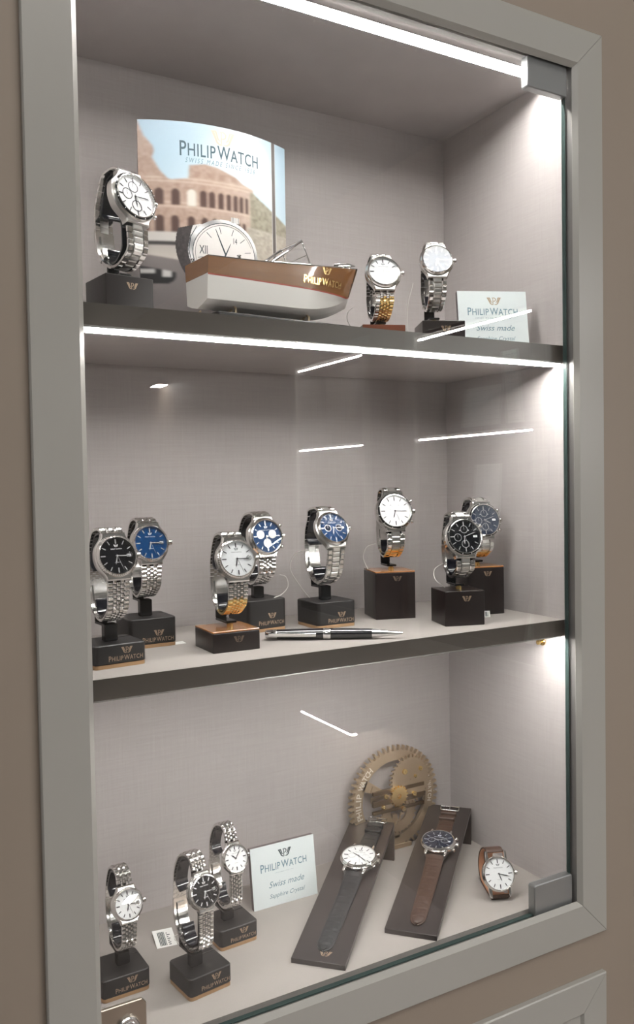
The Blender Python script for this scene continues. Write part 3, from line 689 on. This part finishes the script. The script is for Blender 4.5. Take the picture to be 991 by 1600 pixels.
# white-dial leather watch standing on its closed strap at the right
ww = thing('leather_watch', 'white-dial steel watch on tan-lined brown strap standing alone by the lower hinge', 'watch', (454, 66, Z0), R(-22))
tau = R(24); T3 = Vector((0, sin(tau), cos(tau))); N3 = Vector((0, -cos(tau), sin(tau))); C3 = Vector((0, -16, 27.5))
watch_head(ww, C3, (1, 0, 0), T3, N3, dict(R=18.2, bezel='thin', dial='white', dark=True, leather=True, th=9, lug=9.5, time=(163, 105), sec=105, date=False))
pu = C3+T3*21.5-N3*6; pl = C3-T3*20.5-N3*6
Pp = Path([(pu.y, pu.z), (pu.y+5, pu.z+1.8), (pu.y+16, pu.z-2), (pu.y+28, pu.z-13), (pu.y+32, 17), (pu.y+25, 4), (pu.y+8, 1.5), (pl.y+8, 1.5), (pl.y+1.5, 2.0), (pl.y, max(pl.z, 3.2))])
for off, m_, nm in ((0, 'brown', 'strap'), (1.1, 'tan', 'strap_lining')):
    mb = MB(); secs = []
    for i in range(61):
        k = i/60; p, t, n = Pp.at(k*Pp.L); w2 = (9.5-1.5*min(1, 3*min(k, 1-k))-(.5 if off else 0)); o0, o1 = (0, 1.3) if not off else (-.02, -1.0)
        n = -n*(-1)
        secs.append([(x, p.x+n.x*q, p.y+n.y*q) for x, q in ((-w2, o0), (w2, o0), (w2, o1), (-w2, o1))])
    mb.sweep(secs); mb.build(nm, m_, ww, 50)

# ------------------------------------------------------------ white cards with lettering
def card(loc, yw, lean, lab, sub, w_=77, h_=64):
    t = thing('brand_card', lab, 'sign', loc, R(yw), 'white brand cards', rx=0)
    T0 = lambda x, y, z: (x, y*cos(lean)+z*sin(lean), z*cos(lean)-y*sin(lean)+.2)
    mb = MB(T0); mb.box(-w_/2, w_/2, .6, 6, 0, h_); b = mb.build('backing', 'cardedge', t)
    mb = MB(T0); mb.box(-w_/2, w_/2, 0, .6, 0, h_); b = mb.build('face', 'card', t)
    TT = lambda x, y, z=0: T0(x, -.12, y)
    mb = MB(); emblem(mb, 8, 2, h_-11, TT); mb.build('emblem', sub, b)
    mb = MB(); brandname(mb, 56, 0, h_-23.5, TT, 1.3); text(mb, 'Swiss made', 43, 2, h_-41.5, TT, shear=.35); text(mb, 'Sapphire Crystal', 43, 2, h_-54, TT, shear=.35); mb.build('lettering', 'ink2', b)
    mb = MB(); text(mb, 'S W I S S   M A D E   S I N C E   1 8 5 8', 40 if sub == 'inkgold' else 22, 0, h_-30.5, TT, shear=.3); mb.build('small_print', 'ink2', b)
    return t
card((247.5, 164, Z0), 0, .13, 'white card with dark emblem reading Swiss made on the cabinet floor', 'ink')
card((461, 64, Z1), -23, .17, 'white card with gold emblem reading Swiss made on the upper shelf', 'inkgold')

# ------------------------------------------------------------ pen
pn = thing('pen', 'black ballpoint pen with chrome clip and tip lying on the lower shelf', 'pen', (255, 65.5, Z2), math.atan2(30-101, 312-198))
PT = lambda x, y, z: (z, x, y+5.4)
mb = MB(PT); mb.lathe([(0, -57), (4.6, -56), (5.2, -40), (5.4, -10)], 32); mb.lathe([(5.4, -4), (5.1, 15), (4.6, 36)], 32); mb.build('barrel', 'penb', pn, 40)
mb = MB(PT); mb.lathe([(0, -68), (3.4, -67.5), (4.2, -66), (4.6, -56)], 32); mb.build('end_cap', 'chrome', pn, 40)
mb = MB(PT); mb.lathe([(5.4, -11), (5.7, -10.5), (5.7, -8), (5.5, -7.8), (5.5, -7.2), (5.7, -7), (5.7, -4.5), (5.4, -4)], 32); mb.build('centre_ring', 'chrome', pn, 40)
mb = MB(PT); mb.lathe([(4.6, 36), (4.3, 37), (1.6, 62), (1.0, 66), (0, 66.4)], 32); mb.build('tip', 'chrome', pn, 40)
mb = MB(lambda x, y, z: (x, y, z+5.4)); mb.box(-64, -18, -7.8, -6.4, -1.4, 1.8, .4); mb.box(-64, -60, -7, 0, -1.4, 1.8, .3); mb.build('clip', 'chrome', pn)

# ------------------------------------------------------------ boat
bt = thing('model_boat', 'model motorboat with varnished wood sides and white bottom on the upper shelf', 'model boat', (225, 106, Z1), R(5)); bt.scale = (.975, .975, .985)
NS = 26
def hull_sec(k):
    x = -95+190*k
    b = 27.5 if k < .5 else 27.5*math.sqrt(max(0, 1-((k-.5)/.5)**2.3))
    if k < .5: b = 24.5+3*math.sin(pi*k)
    b = max(b, .35)
    zs = 65+2*k+12*k**2.4; zk = 20+ (0 if k < .55 else 18*((k-.55)/.45)**2.2); zc = 26+1.0*k+(0 if k < .5 else 22*((k-.5)/.5)**2)
    zp = 47.5-3*k
    xr = lambda z: x-(0 if k < .6 else ((k-.6)/.4)**1.5*(zs-z)*.40)
    return x, b, zs, zk, zc, zp, xr
rows = []
for i in range(NS+1):
    x, b, zs, zk, zc, zp, xr = hull_sec(i/NS); zp = max(zp, zc+1.0)
    f_ = 1 if i/NS < .6 else 1-.30*((i/NS-.6)/.4)
    L_ = [(0, zk), (b*.45*f_, zk+(zc-zk)*.42), (b*.86*f_, zc), (b*(.90)*f_, (zc+zp)/2), (b*.935*(f_+(1-f_)*.4), zp), (b*.94*(f_+(1-f_)*.45), zp+1.3), (b*.975*(f_+(1-f_)*.75), (zp+zs)/2), (b, zs-1), (b, zs)]
    rows.append([(xr(z), y, z) for y, z in L_])
mb = MB(); n = 9
for sg in (-1, 1):
    base = [(x, sg*y, z) for q in rows for x, y, z in q]
    for j in range(n-1):
        mb.c = 0 if j < 4 else (1 if j == 4 else 2)
        if j == 7: mb.c = 3
        mb.add(base, [(i*n+j, (i+1)*n+j, (i+1)*n+j+1, i*n+j+1) for i in range(NS)])
# transom
x, b, zs, zk, zc, zp, xr = hull_sec(0)
q0 = rows[0]
def tr(a, c, m):
    mb.c = m; A = q0[a:c+1]; V = [(p[0], p[1], p[2]) for p in A]+[(p[0], -p[1], p[2]) for p in reversed(A)]
    mb.add(V, [tuple(range(len(V)))])
tr(0, 4, 0); tr(4, 5, 0); tr(5, 8, 2)
hull = mb.build('hull', ['hullw', 'hullred', 'hullwood', 'chrome'], bt, 30)
mb = MB(); top = [q[-1] for q in rows]
dk = [(p[0], p[1]-.3, p[2]-1.2) for p in top]; dl = [(p[0], -p[1]+.3, p[2]-1.2) for p in top]
mb.add(dk+dl, [(i, i+1, NS+1+i+1, NS+1+i) for i in range(NS)]); mb.build('deck', 'deck', bt)
mb = MB(); mb.box(-86, -16, -17, 17, 63.0, 67.6, 1.5); mb.build('seat_well', 'blockm', bt)
# windshield
mb = MB(); P3 = [(-24, -20, 68), (12, -19, 94), (22, -19.5, 71.5)]; Q3 = [(-24, 20, 68), (12, 19, 94), (22, 19.5, 71.5)]
for A in (P3, Q3): mb.tube([A[0], A[1], A[2], A[0]], 1.5, 8)
mb.tube([P3[1], Q3[1]], 1.1, 8); mb.tube([P3[2], Q3[2]], 1.0, 8); mb.tube([(18, -19, 81), (18, 19, 81)], .5, 6); ws = mb.build('windshield_frame', 'chrome', bt, 60)
mb = MB(); mb.add([P3[1], P3[2], Q3[2], Q3[1], (12.4, -19, 94), (22.4, -19.5, 71.5), (22.4, 19.5, 71.5), (12.4, 19, 94)], [(0, 1, 2, 3), (4, 7, 6, 5), (0, 3, 7, 4), (1, 5, 6, 2), (0, 4, 5, 1), (2, 6, 7, 3)]); mb.build('windshield_glass', 'crystal', ws)
for x, y, rr, hh in ((36, 0, 3, 4), (68, 0, 2.4, 6), (74, 5, 1.6, 4), (-90, 18, 1.8, 4), (-60, -20, 1.8, 3)):
    mb = MB(lambda a, b, c: (a+x, b+y, c+67+max(0, x)*.14)); mb.lathe([(rr, 0), (rr, hh*.5), (rr*.6, hh*.6), (rr*1.2, hh*.8), (rr*.9, hh), (0, hh)], 20); mb.build('deck_fitting', 'chrome', bt, 40)
mb = MB(); mb.tube([(58, -9, 79), (76, -7, 83), (92, 0, 84), (76, 7, 83), (58, 9, 79)], 1.0, 8); mb.build('bow_rail', 'chrome', bt, 60)
mb = MB(); T = planeT((30, -27.2, 55), (cos(-.02), .075, .0), (0, -.06, 1), .9)
def side(x, z, zz=0):
    k = (x+95)/190; _, b, zs, zk, zc, zp, xr = hull_sec(k); return (xr(z), -(b*.95+ (z-zp)/(zs-zp)*b*.045)-.55, z)
TS = lambda x, y, z=0: side(x, y)
emblem(mb, 6.4, 38, 66.5, TS); brandname(mb, 52, 35, 55, TS, 1.3); mb.build('hull_lettering', 'gold', hull)
mb = MB(); mb.box(-90, 92, -32, 26, 0, 13.5, 1.5); mb.build('base_plate', 'black', bt)
for x in (-62, 22):
    mb = MB(lambda a, b, c: (a+x, b, c)); mb.tube([(0, -15, 12), (0, -15, 21), (0, -10, 25), (0, -5, 20), (0, -3, 14)], 1.3, 8); mb.tube([(0, 15, 12), (0, 15, 21), (0, 10, 25), (0, 5, 20), (0, 3, 14)], 1.3, 8)
    mb.lathe([(5, 13), (5, 14.4), (2.5, 16), (2, 19), (2.6, 21), (0, 21)], 20); mb.build('cradle', 'brass', bt, 50)
mb = MB(lambda a, b, c: (c-92, a+4, b+12)); 
for k in range(3):
    a = 2*pi*k/3; mb.prism([(cos(a+d_)*r_, sin(a+d_)*r_) for d_, r_ in ((-.1, 1), (-.45, 6), (0, 8), (.45, 6), (.1, 1))], 0, 1)
mb.lathe([(1.6, -2), (1.6, 8), (0, 9)], 12); mb.build('propeller', 'brass', bt)

# ------------------------------------------------------------ poster
po = thing('poster', 'curved brand poster with Roman arena and large silver watch on the upper shelf', 'poster', (183.5, 170, Z1)); po.scale = (1.033, 1, 1.068)
def PC(s_, z, off=0):
    x = s_-78; y = -20*(1-(x/78)**2); d = Vector((40*x/78**2, 1)).normalized()   # normal in (x,y)
    nx, ny = 40*x/78**2, -1; ln = math.hypot(nx, ny)
    return (x+nx/ln*off*-1 if False else x-(-nx/ln)*off*0+nx/ln*off*0, y-off, z)
def lerp3(a, b, k): k = max(0, min(1, k)); return tuple(x+(y-x)*k for x, y in zip(a, b))
_rn = random.Random(3); _G = [[_rn.random() for _ in range(128)] for _ in range(128)]
def _vn(x, y):
    i, j = math.floor(x), math.floor(y); a, b = x-i, y-j; a = a*a*(3-2*a); b = b*b*(3-2*b); g = lambda p, q: _G[p % 128][q % 128]
    return (g(i, j)*(1-a)+g(i+1, j)*a)*(1-b)+(g(i, j+1)*(1-a)+g(i+1, j+1)*a)*b
def noise(x, y): return (_vn(x, y)*.55+_vn(2.1*x+7, 2.1*y)*.3+_vn(4.3*x, 4.3*y+9)*.15)*2.4-1.2
def interp(x, P):
    if x <= P[0][0]: return P[0][1]
    for (a, b), (c, d) in zip(P, P[1:]):
        if x <= c: return b+(d-b)*(x-a)/(c-a)
    return P[-1][1]
skyc = ((.36, .56, .74), (.72, .84, .90))
st_l, st_d = (.50, .34, .26), (.33, .19, .14)
def arena(x, z):
    c = lerp3((.36, .235, .185), (.60, .46, .385), .5+.5*noise(x*.5, z*.45)); return c
def paint(x, z):
    c = lerp3(skyc[1], skyc[0], abs(x-95)/150+.25*(z-140)/60); c = lerp3(c, (.86, .92, .95), max(0, 1-math.hypot((x-95)/45, (z-172)/30)))
    # ruined left wall
    edge = interp(z, [(95, 45), (147, 26), (154, 19), (166, 12), (172, 14), (177, 12.5), (186, 5), (198, .5), (201, 0)])
    if x < edge and z > 95: c = arena(x*1.4+9, z)
    # the round wall of arches
    topz = interp(x, [(16, 150), (28, 147), (44, 149), (45, 161), (60, 163.5), (72, 162), (92, 156), (100, 151), (112, 148), (113, 100)])
    if 5 < x < 113 and 96 < z < topz:
        c = arena(x, z); c = lerp3(c, (.70, .57, .48), .5*max(0, (x-60)/60))
        for zl in (148.5, 126.5, 122.5, 145.5): 
            if abs(z-zl) < .8: c = lerp3(c, (.74, .60, .50), .6)
        for zc, h, lst in ((131, 8, (17.3, 32, 46.8, 58, 66.5, 75.8, 84, 91.5, 98, 104)), (105, 9.5, (4, 17.5, 31, 46, 58.9, 69, 78.3, 86.5, 94, 100.5))):
            for i, ax in enumerate(lst):
                hw = 4.4-.26*i; dz = z-zc
                if abs(x-ax) < hw and -7 < dz < h-hw+math.sqrt(max(0, hw*hw-(x-ax)**2)): c = (.11, .065, .055) if not (ax == 46.8) else (.80, .78, .72)
                elif abs(abs(x-ax)-hw) < 1.0 and -7 < dz < h-hw+1: c = lerp3(c, (.62, .46, .38), .5)
        if 46 < x < 100 and 151 < z < 156 and (int(x/6.2) % 2 == 0): c = lerp3(c, (.35, .22, .17), .5)
    tz = interp(x, [(100, 112), (109, 146), (112, 145), (121, 140), (134, 134), (156, 124)])
    if x > 108 and z < tz: c = lerp3((.20, .18, .13), (.50, .46, .36), .5+.5*noise(x*.5, z*.5)); 
    if x > 104 and z < 112: c = lerp3((.30, .26, .21), (.66, .60, .52), .5+.5*noise(x*.6, z*.9))
    # pavement and dark ledge
    if x < 60 and z < 99: c = (.66, .63, .60)
    if x < 60 and z < 91: c = (.06, .055, .055)
    if x < 60 and z < 87: c = lerp3((.5, .46, .43), (.6, .55, .5), (87-z)/10)
    tb_ = interp(x, [(0, 79), (34, 74), (60, 70), (156, 60)])
    if z < tb_: c = lerp3((.235, .21, .205), (.20, .18, .18), (tb_-z)/60)
    if 0 <= x < 31 and 52 < z < 68-.18*x:     # dark glossy bracelet end
        q = (z-53)/15; c = (.02, .02, .022)
        if .55 < q < .8 and x < 12: c = (.62, .61, .60)
        if .35 < q < .75 and 19 < x < 27: c = (.66, .65, .64)
        if (x-25)**2/36+(z-60)**2/50 > 1 and x > 25: c = (.22, .2, .195)
    return c
def paint_front(x, z, c):
    c = tuple(v*.80 for v in c)
    # watch on the poster
    if 30 < x < 62 and 62 < z < 108 and x > 31+.012*(z-88)**2 and z < 106+.25*(x-45): c = lerp3((.028, .025, .026), (.075, .065, .065), .5+.5*noise(x*.5, z*.4)) if x < 44+.01*(z-88)**2 else (.62, .61, .60)
    e = (x-79)**2/36.5**2+(z-84)**2/30.5**2
    if e < 1: c = lerp3((.30, .30, .31), (.82, .82, .82), .5+.5*sin(x*.12+z*.2))
    e2 = (x-79.5)**2/32.5**2+(z-82.5)**2/28.5**2
    if e2 < 1.03: c = (.15, .15, .16)
    if e2 < 1:
        c = lerp3((.66, .62, .60), (.74, .71, .69), (z-60)/50)
        dx, dz = x-79.5, z-83; a = math.atan2(dz/28.5, dx/32.5); rr = math.sqrt(e2)
    if 62 < x < 80 and 112 < z < 117.5 and False: c = (.7, .7, .7)
    if 86 < x < 95 and 113 < z < 118: c = (.72, .71, .70) if int(x*1.2) % 2 else (.25, .25, .25)
    if 136.5 < x < 140.5: c = (.10, .085, .08)
    if 136 < x <= 136.5 or 140.5 <= x < 141: c = (.55, .55, .55)
    return c
NX, NZ = 300, 380
me = bpy.data.meshes.new('print'); V = []; Cc = []
BG = [[paint(156*i/NX, 200*j/NZ) for i in range(NX+1)] for j in range(NZ+1)]
for _ in range(2):
    BG = [[tuple(sum(row[min(NX, max(0, i+d))][k] for d in (-2, -1, 0, 1, 2))/5 for k in range(3)) for i in range(NX+1)] for row in BG]
    BG = [[tuple((BG[max(0, j-1)][i][k]+BG[j][i][k]+BG[min(NZ, j+1)][i][k])/3 for k in range(3)) for i in range(NX+1)] for j in range(NZ+1)]
for j in range(NZ+1):
    z = 200*j/NZ
    for i in range(NX+1):
        x = 156*i/NX; p = PC(x, z); V.append((p[0]/1000, p[1]/1000, p[2]/1000)); Cc += [*paint_front(x, z, BG[j][i]), 1]
Fq = [(j*(NX+1)+i, j*(NX+1)+i+1, (j+1)*(NX+1)+i+1, (j+1)*(NX+1)+i) for j in range(NZ) for i in range(NX)]
me.from_pydata(V, [], Fq); at = me.color_attributes.new('paint', 'FLOAT_COLOR', 'POINT'); at.data.foreach_set('color', Cc)
me.materials.append(MAT['poster']); me.polygons.foreach_set('use_smooth', [True]*len(Fq))
sheet = bpy.data.objects.new('printed_sheet', me); col.objects.link(sheet); sheet.parent = po
mb = MB()
secs = []
for i in range(41):
    x = 156*i/40; secs.append([PC(x, 0, -.2), PC(x, 200, -.2), PC(x, 200, -1.6), PC(x, 0, -1.6)])
mb.sweep(secs); mb.build('backing', 'cardedge', po, 40)
TP = lambda x, y, z=0: PC(x, y, .25)
mb = MB(); brandname(mb, 82, 77.5, 175.3, TP, 1.4); mb.build('lettering', 'inkp', sheet)
mb = MB(); text(mb, 'S W I S S   M A D E   S I N C E   1 8 5 8', 73, 78, 165.6, TP, shear=.3, ys=1.4); mb.build('small_lettering', 'ink2', sheet)
mb = MB(); emblem(mb, 12.5, 79, 189.8, TP); mb.build('emblem', 'palegold', sheet)
mb = MB()
for k in range(12):
    a = R(12+30*k)
    if k in (5,): continue
    stroke(mb, [(79.5+32.5*.66*cos(a), 82.5+28.5*.66*sin(a)), (79.5+32.5*.88*cos(a), 82.5+28.5*.88*sin(a))], [.5, .6], TP)
stroke(mb, [(79.5, 82), (75, 92), (69.5, 105)], [1.6, 1.3, .5], TP); stroke(mb, [(77, 78), (79.5, 82), (85, 93)], [1.2, 1.4, .4], TP)
for a0, a1, ww, f1 in ((0, 360, .5, 1.0), (20, 200, .35, .93)):
    stroke(mb, [(79.5+32.7*f1*cos(R(a0+(a1-a0)*i/40)), 82.5+28.7*f1*sin(R(a0+(a1-a0)*i/40))) for i in range(41)], [ww]*41, TP)
stroke(mb, [(51, 106), (45, 96), (43, 84), (46, 70)], [.5, .8, .8, .5], TP)
text(mb, 'XII', 8, 57, 85, TP, ys=1.6); text(mb, '14', 4, 90, 96, TP, ys=1.5); text(mb, 'PHILIP WATCH', 15, 70, 73, TP); mb.build('watch_numerals', 'ink', sheet)

# ------------------------------------------------------------ brass gear ornament
gr = thing('gear_ornament', 'large brass clockwork gear ornament leaning at the back behind the boards', 'ornament', (423, 212, Z0))
GT = lambda x, z, y: (x, y, z+64)
def ring_gear(mb, ro, rt, ri, n, y0, y1, cx=0, cz=0, spokes=(), skew=.35):
    out = []; 
    for i in range(n):
        for da, rr in ((0, ro), (.18, rt), (.42, rt), (.55, ro)): a = 2*pi*(i+da+ (skew*.3 if rr == rt else 0))/n; out.append((cx+rr*cos(a), cz+rr*sin(a)))
    inn = [(cx+ri*cos(2*pi*i/len(out)), cz+ri*sin(2*pi*i/len(out))) for i in range(len(out))]
    m = len(out); vs = [(x, z, y) for y in (y0, y1) for P in (out, inn) for x, z in P]; fs = []
    for i in range(m):
        j = (i+1) % m; fs += [(i, j, m+j, m+i), (2*m+i, 3*m+i, 3*m+j, 2*m+j), (i, 2*m+i, 2*m+j, j), (m+i, m+j, 3*m+j, 3*m+i)]
    mb.add(vs, fs)
mb = MB(GT); ring_gear(mb, 59, 65, 47, 54, -1, 4)
for a in (25, 152, 270):
    a = R(a); d = Vector((cos(a), sin(a))); n_ = Vector((-d.y, d.x))
    P = [tuple(d*50+n_*7), tuple(d*20+n_*3.2), tuple(d*20-n_*3.2), tuple(d*50-n_*7)]; mb.prism(P, -1, 4)
big = mb.build('outer_wheel', 'brass', gr)
mb = MB(GT); ring_gear(mb, 27, 30.5, .5, 34, -5, -2.4, 21, 21); mb.build('upper_wheel', 'brass', gr)
mb = MB(GT); ring_gear(mb, 24, 26.5, 12, 28, -3.4, -1.2, 4, -17); mb.build('lower_wheel', 'brass', gr)
mb = MB(GT); ring_gear(mb, 11, 13, 3, 18, -8, -5.2, 2, 4); mb.build('pinion', 'gold', gr)
mb = MB(GT)
for z, h in ((12, 5), (-1, 7), (-12, 4)): mb.box(-34, 42, z-h/2, z+h/2, -5.1, -1.1, .3)
mb.build('bridge_bars', 'brassd', gr)
mb = MB(GT); mb.box(-30, 44, -3.4, 3.4, 4, 8, .5); mb.prism([(-36, 14), (-4, 0), (-1, 5), (-33, 21)], -2.4, 0); mb.build('bridge', 'brass', gr)
for x, z, rr in ((36, 32, 2.6), (12, 32, 3.4), (-16, 6, 3), (26, 2, 3), (-20, -6, 2.6), (10, -14, 3), (28, 24, 2)):
    mb = MB(lambda a, b, c: GT(a+x, b+z, -5.2-c)); mb.lathe([(rr, 0), (rr, 1.6), (rr*.5, 2), (0, 1.4)], 20); mb.build('screw', 'gold' if rr < 3.5 else 'brassd', gr, 40)
mb = MB(GT)
for k in range(12): mb.tube([(-2+.9*k, -30+1.1*k+2*sin(k), -6), (-1+.9*k, -28+1.1*k+2*sin(k), -6)], 1.2, 6)
mb.build('spring', 'brass', gr)
def arc(mb, txt, a0, a1, rad, sz, flip=False):
    n = len(txt)
    for i, ch in enumerate(txt):
        if ch == ' ': continue
        a = R(a0+(a1-a0)*i/(n-1)); rt = a-pi/2
        V, Fc = glyphs(ch, 0, 1, .02); wx = sz*{'I': .25, 'W': 1.1}.get(ch, .78)
        hs = max(abs(v[1]) for v in V); sy = sz/2/hs
        mb.add([(rad*cos(a)+x*wx*cos(rt)-y*sy*sin(rt), rad*sin(a)+x*wx*sin(rt)+y*sy*cos(rt), -1.3) for x, y in V], Fc)
mb = MB(GT); arc(mb, 'PHILIP WATCH', 196, 132, 53.2, 7.5); arc(mb, 'PHILIP WATCH', 48, -12, 53.2, 5.5); mb.build('lettering', 'brasslight', big)
mb = MB(GT); mb.box(-24, 24, -63.9, -58, -2, 8, .8); mb.build('foot', 'brass', gr)

# ------------------------------------------------------------ price tags and strings
def tagcard(loc, rz, w_, h_, lab, lean=0, loop=None, code=True):
    t = thing('price_tag', lab, 'price tag', loc, R(rz))
    T0 = lambda x, y, z: (x, y*cos(lean)-z*sin(lean), y*sin(lean)+z*cos(lean)+.1)
    mb = MB(T0); mb.box(-w_/2, w_/2, -h_/2, h_/2, 0, .5); c = mb.build('card', 'tagw', t)
    if code:
        mb = MB(T0); rr = random.Random(5); x = -w_*.3
        while x < w_*.02:
            b = rr.choice((.25, .5, .8)); mb.box(x, x+b, -h_*.36, h_*.36, .5, .62); x += b+rr.choice((.3, .5))
        for k in range(7): mb.box(w_*.12, w_*.12+w_*.2*(.6+.4*sin(k*3)), -h_*.36+k*h_*.1, -h_*.32+k*h_*.1, .5, .62)
        mb.build('barcode', 'ink', c)
    if loop: mb = MB(); mb.tube(loop, .45, 6); mb.build('string', 'string', t, 60)
tagcard((109, 161, Z0+1), -8, 20, 30, 'white barcode price tag lying between the two front stands', .12, loop=[(8, -6, 4), (14, -5, 5), (18, -12, 6), (20, -22, 7), (16, -30, 8), (9, -27, 7), (7, -14, 5), (8, -8, 4)])
tagcard((463, 84, Z2+3.2), -20, 7, 7, 'tiny white price tag on the lower shelf beside the front right block', 1.3, code=True)
tagcard((82, 175, Z2), 5, 30, 8, 'white price tag lying behind the plain blue-dial stand', .1, code=False)
tagcard((119, 132, Z2), 5, 14, 8, 'white price tag corner behind the silver-dial block', .1, code=False)
def cord(pts, lab, rad=.5):
    t = thing('tag_string', lab, 'string', pts[-1]); o = pts[-1]
    mb = MB(lambda x, y, z: (x-o[0], y-o[1], z-o[2])); mb.tube([tuple(p) for p in catmull(pts, 6)], rad, 6); mb.build('cord', 'string', t, 60)
cord([(238, 148, Z2+57), (245, 147, Z2+54), (247, 147, Z2+44), (240, 148, Z2+36), (232, 150, Z2+33.2)], 'white tag string looping beside the three-subdial chronograph')
cord([(281, 160, Z2+80), (268, 168, Z2+76), (262, 170, Z2+60), (272, 165, Z2+40), (280, 160, Z2+28)], 'white tag string hanging behind the middle watch')
cord([(372, 168, Z2+82), (362, 172, Z2+78), (360, 176, Z2+66), (362, 170, Z2+53.3)], 'white tag string hanging onto the tall wood-topped block')
cord([(412, 96, Z2+62), (402, 98, Z2+56), (398, 92, Z2+46), (408, 88, Z2+37)], 'white tag string on the front right block')
cord([(318, 122, Z1+42), (310, 120, Z1+36), (306, 116, Z1+28), (308, 112, Z1+18.6)], 'white tag string left of the silver-dial watch by the boat')
cord([(372, 90, Z1+66), (366, 92, Z1+40), (362, 84, Z1+10), (360, 50, Z1+.6)], 'thin white tag string falling left of the rightmost upper watch')
cord([(22, 102, Z1+60), (19, 106, Z1+40), (18, 108, Z1+15), (17, 104, Z1+.6)], 'thin tag string at the far left of the upper shelf')
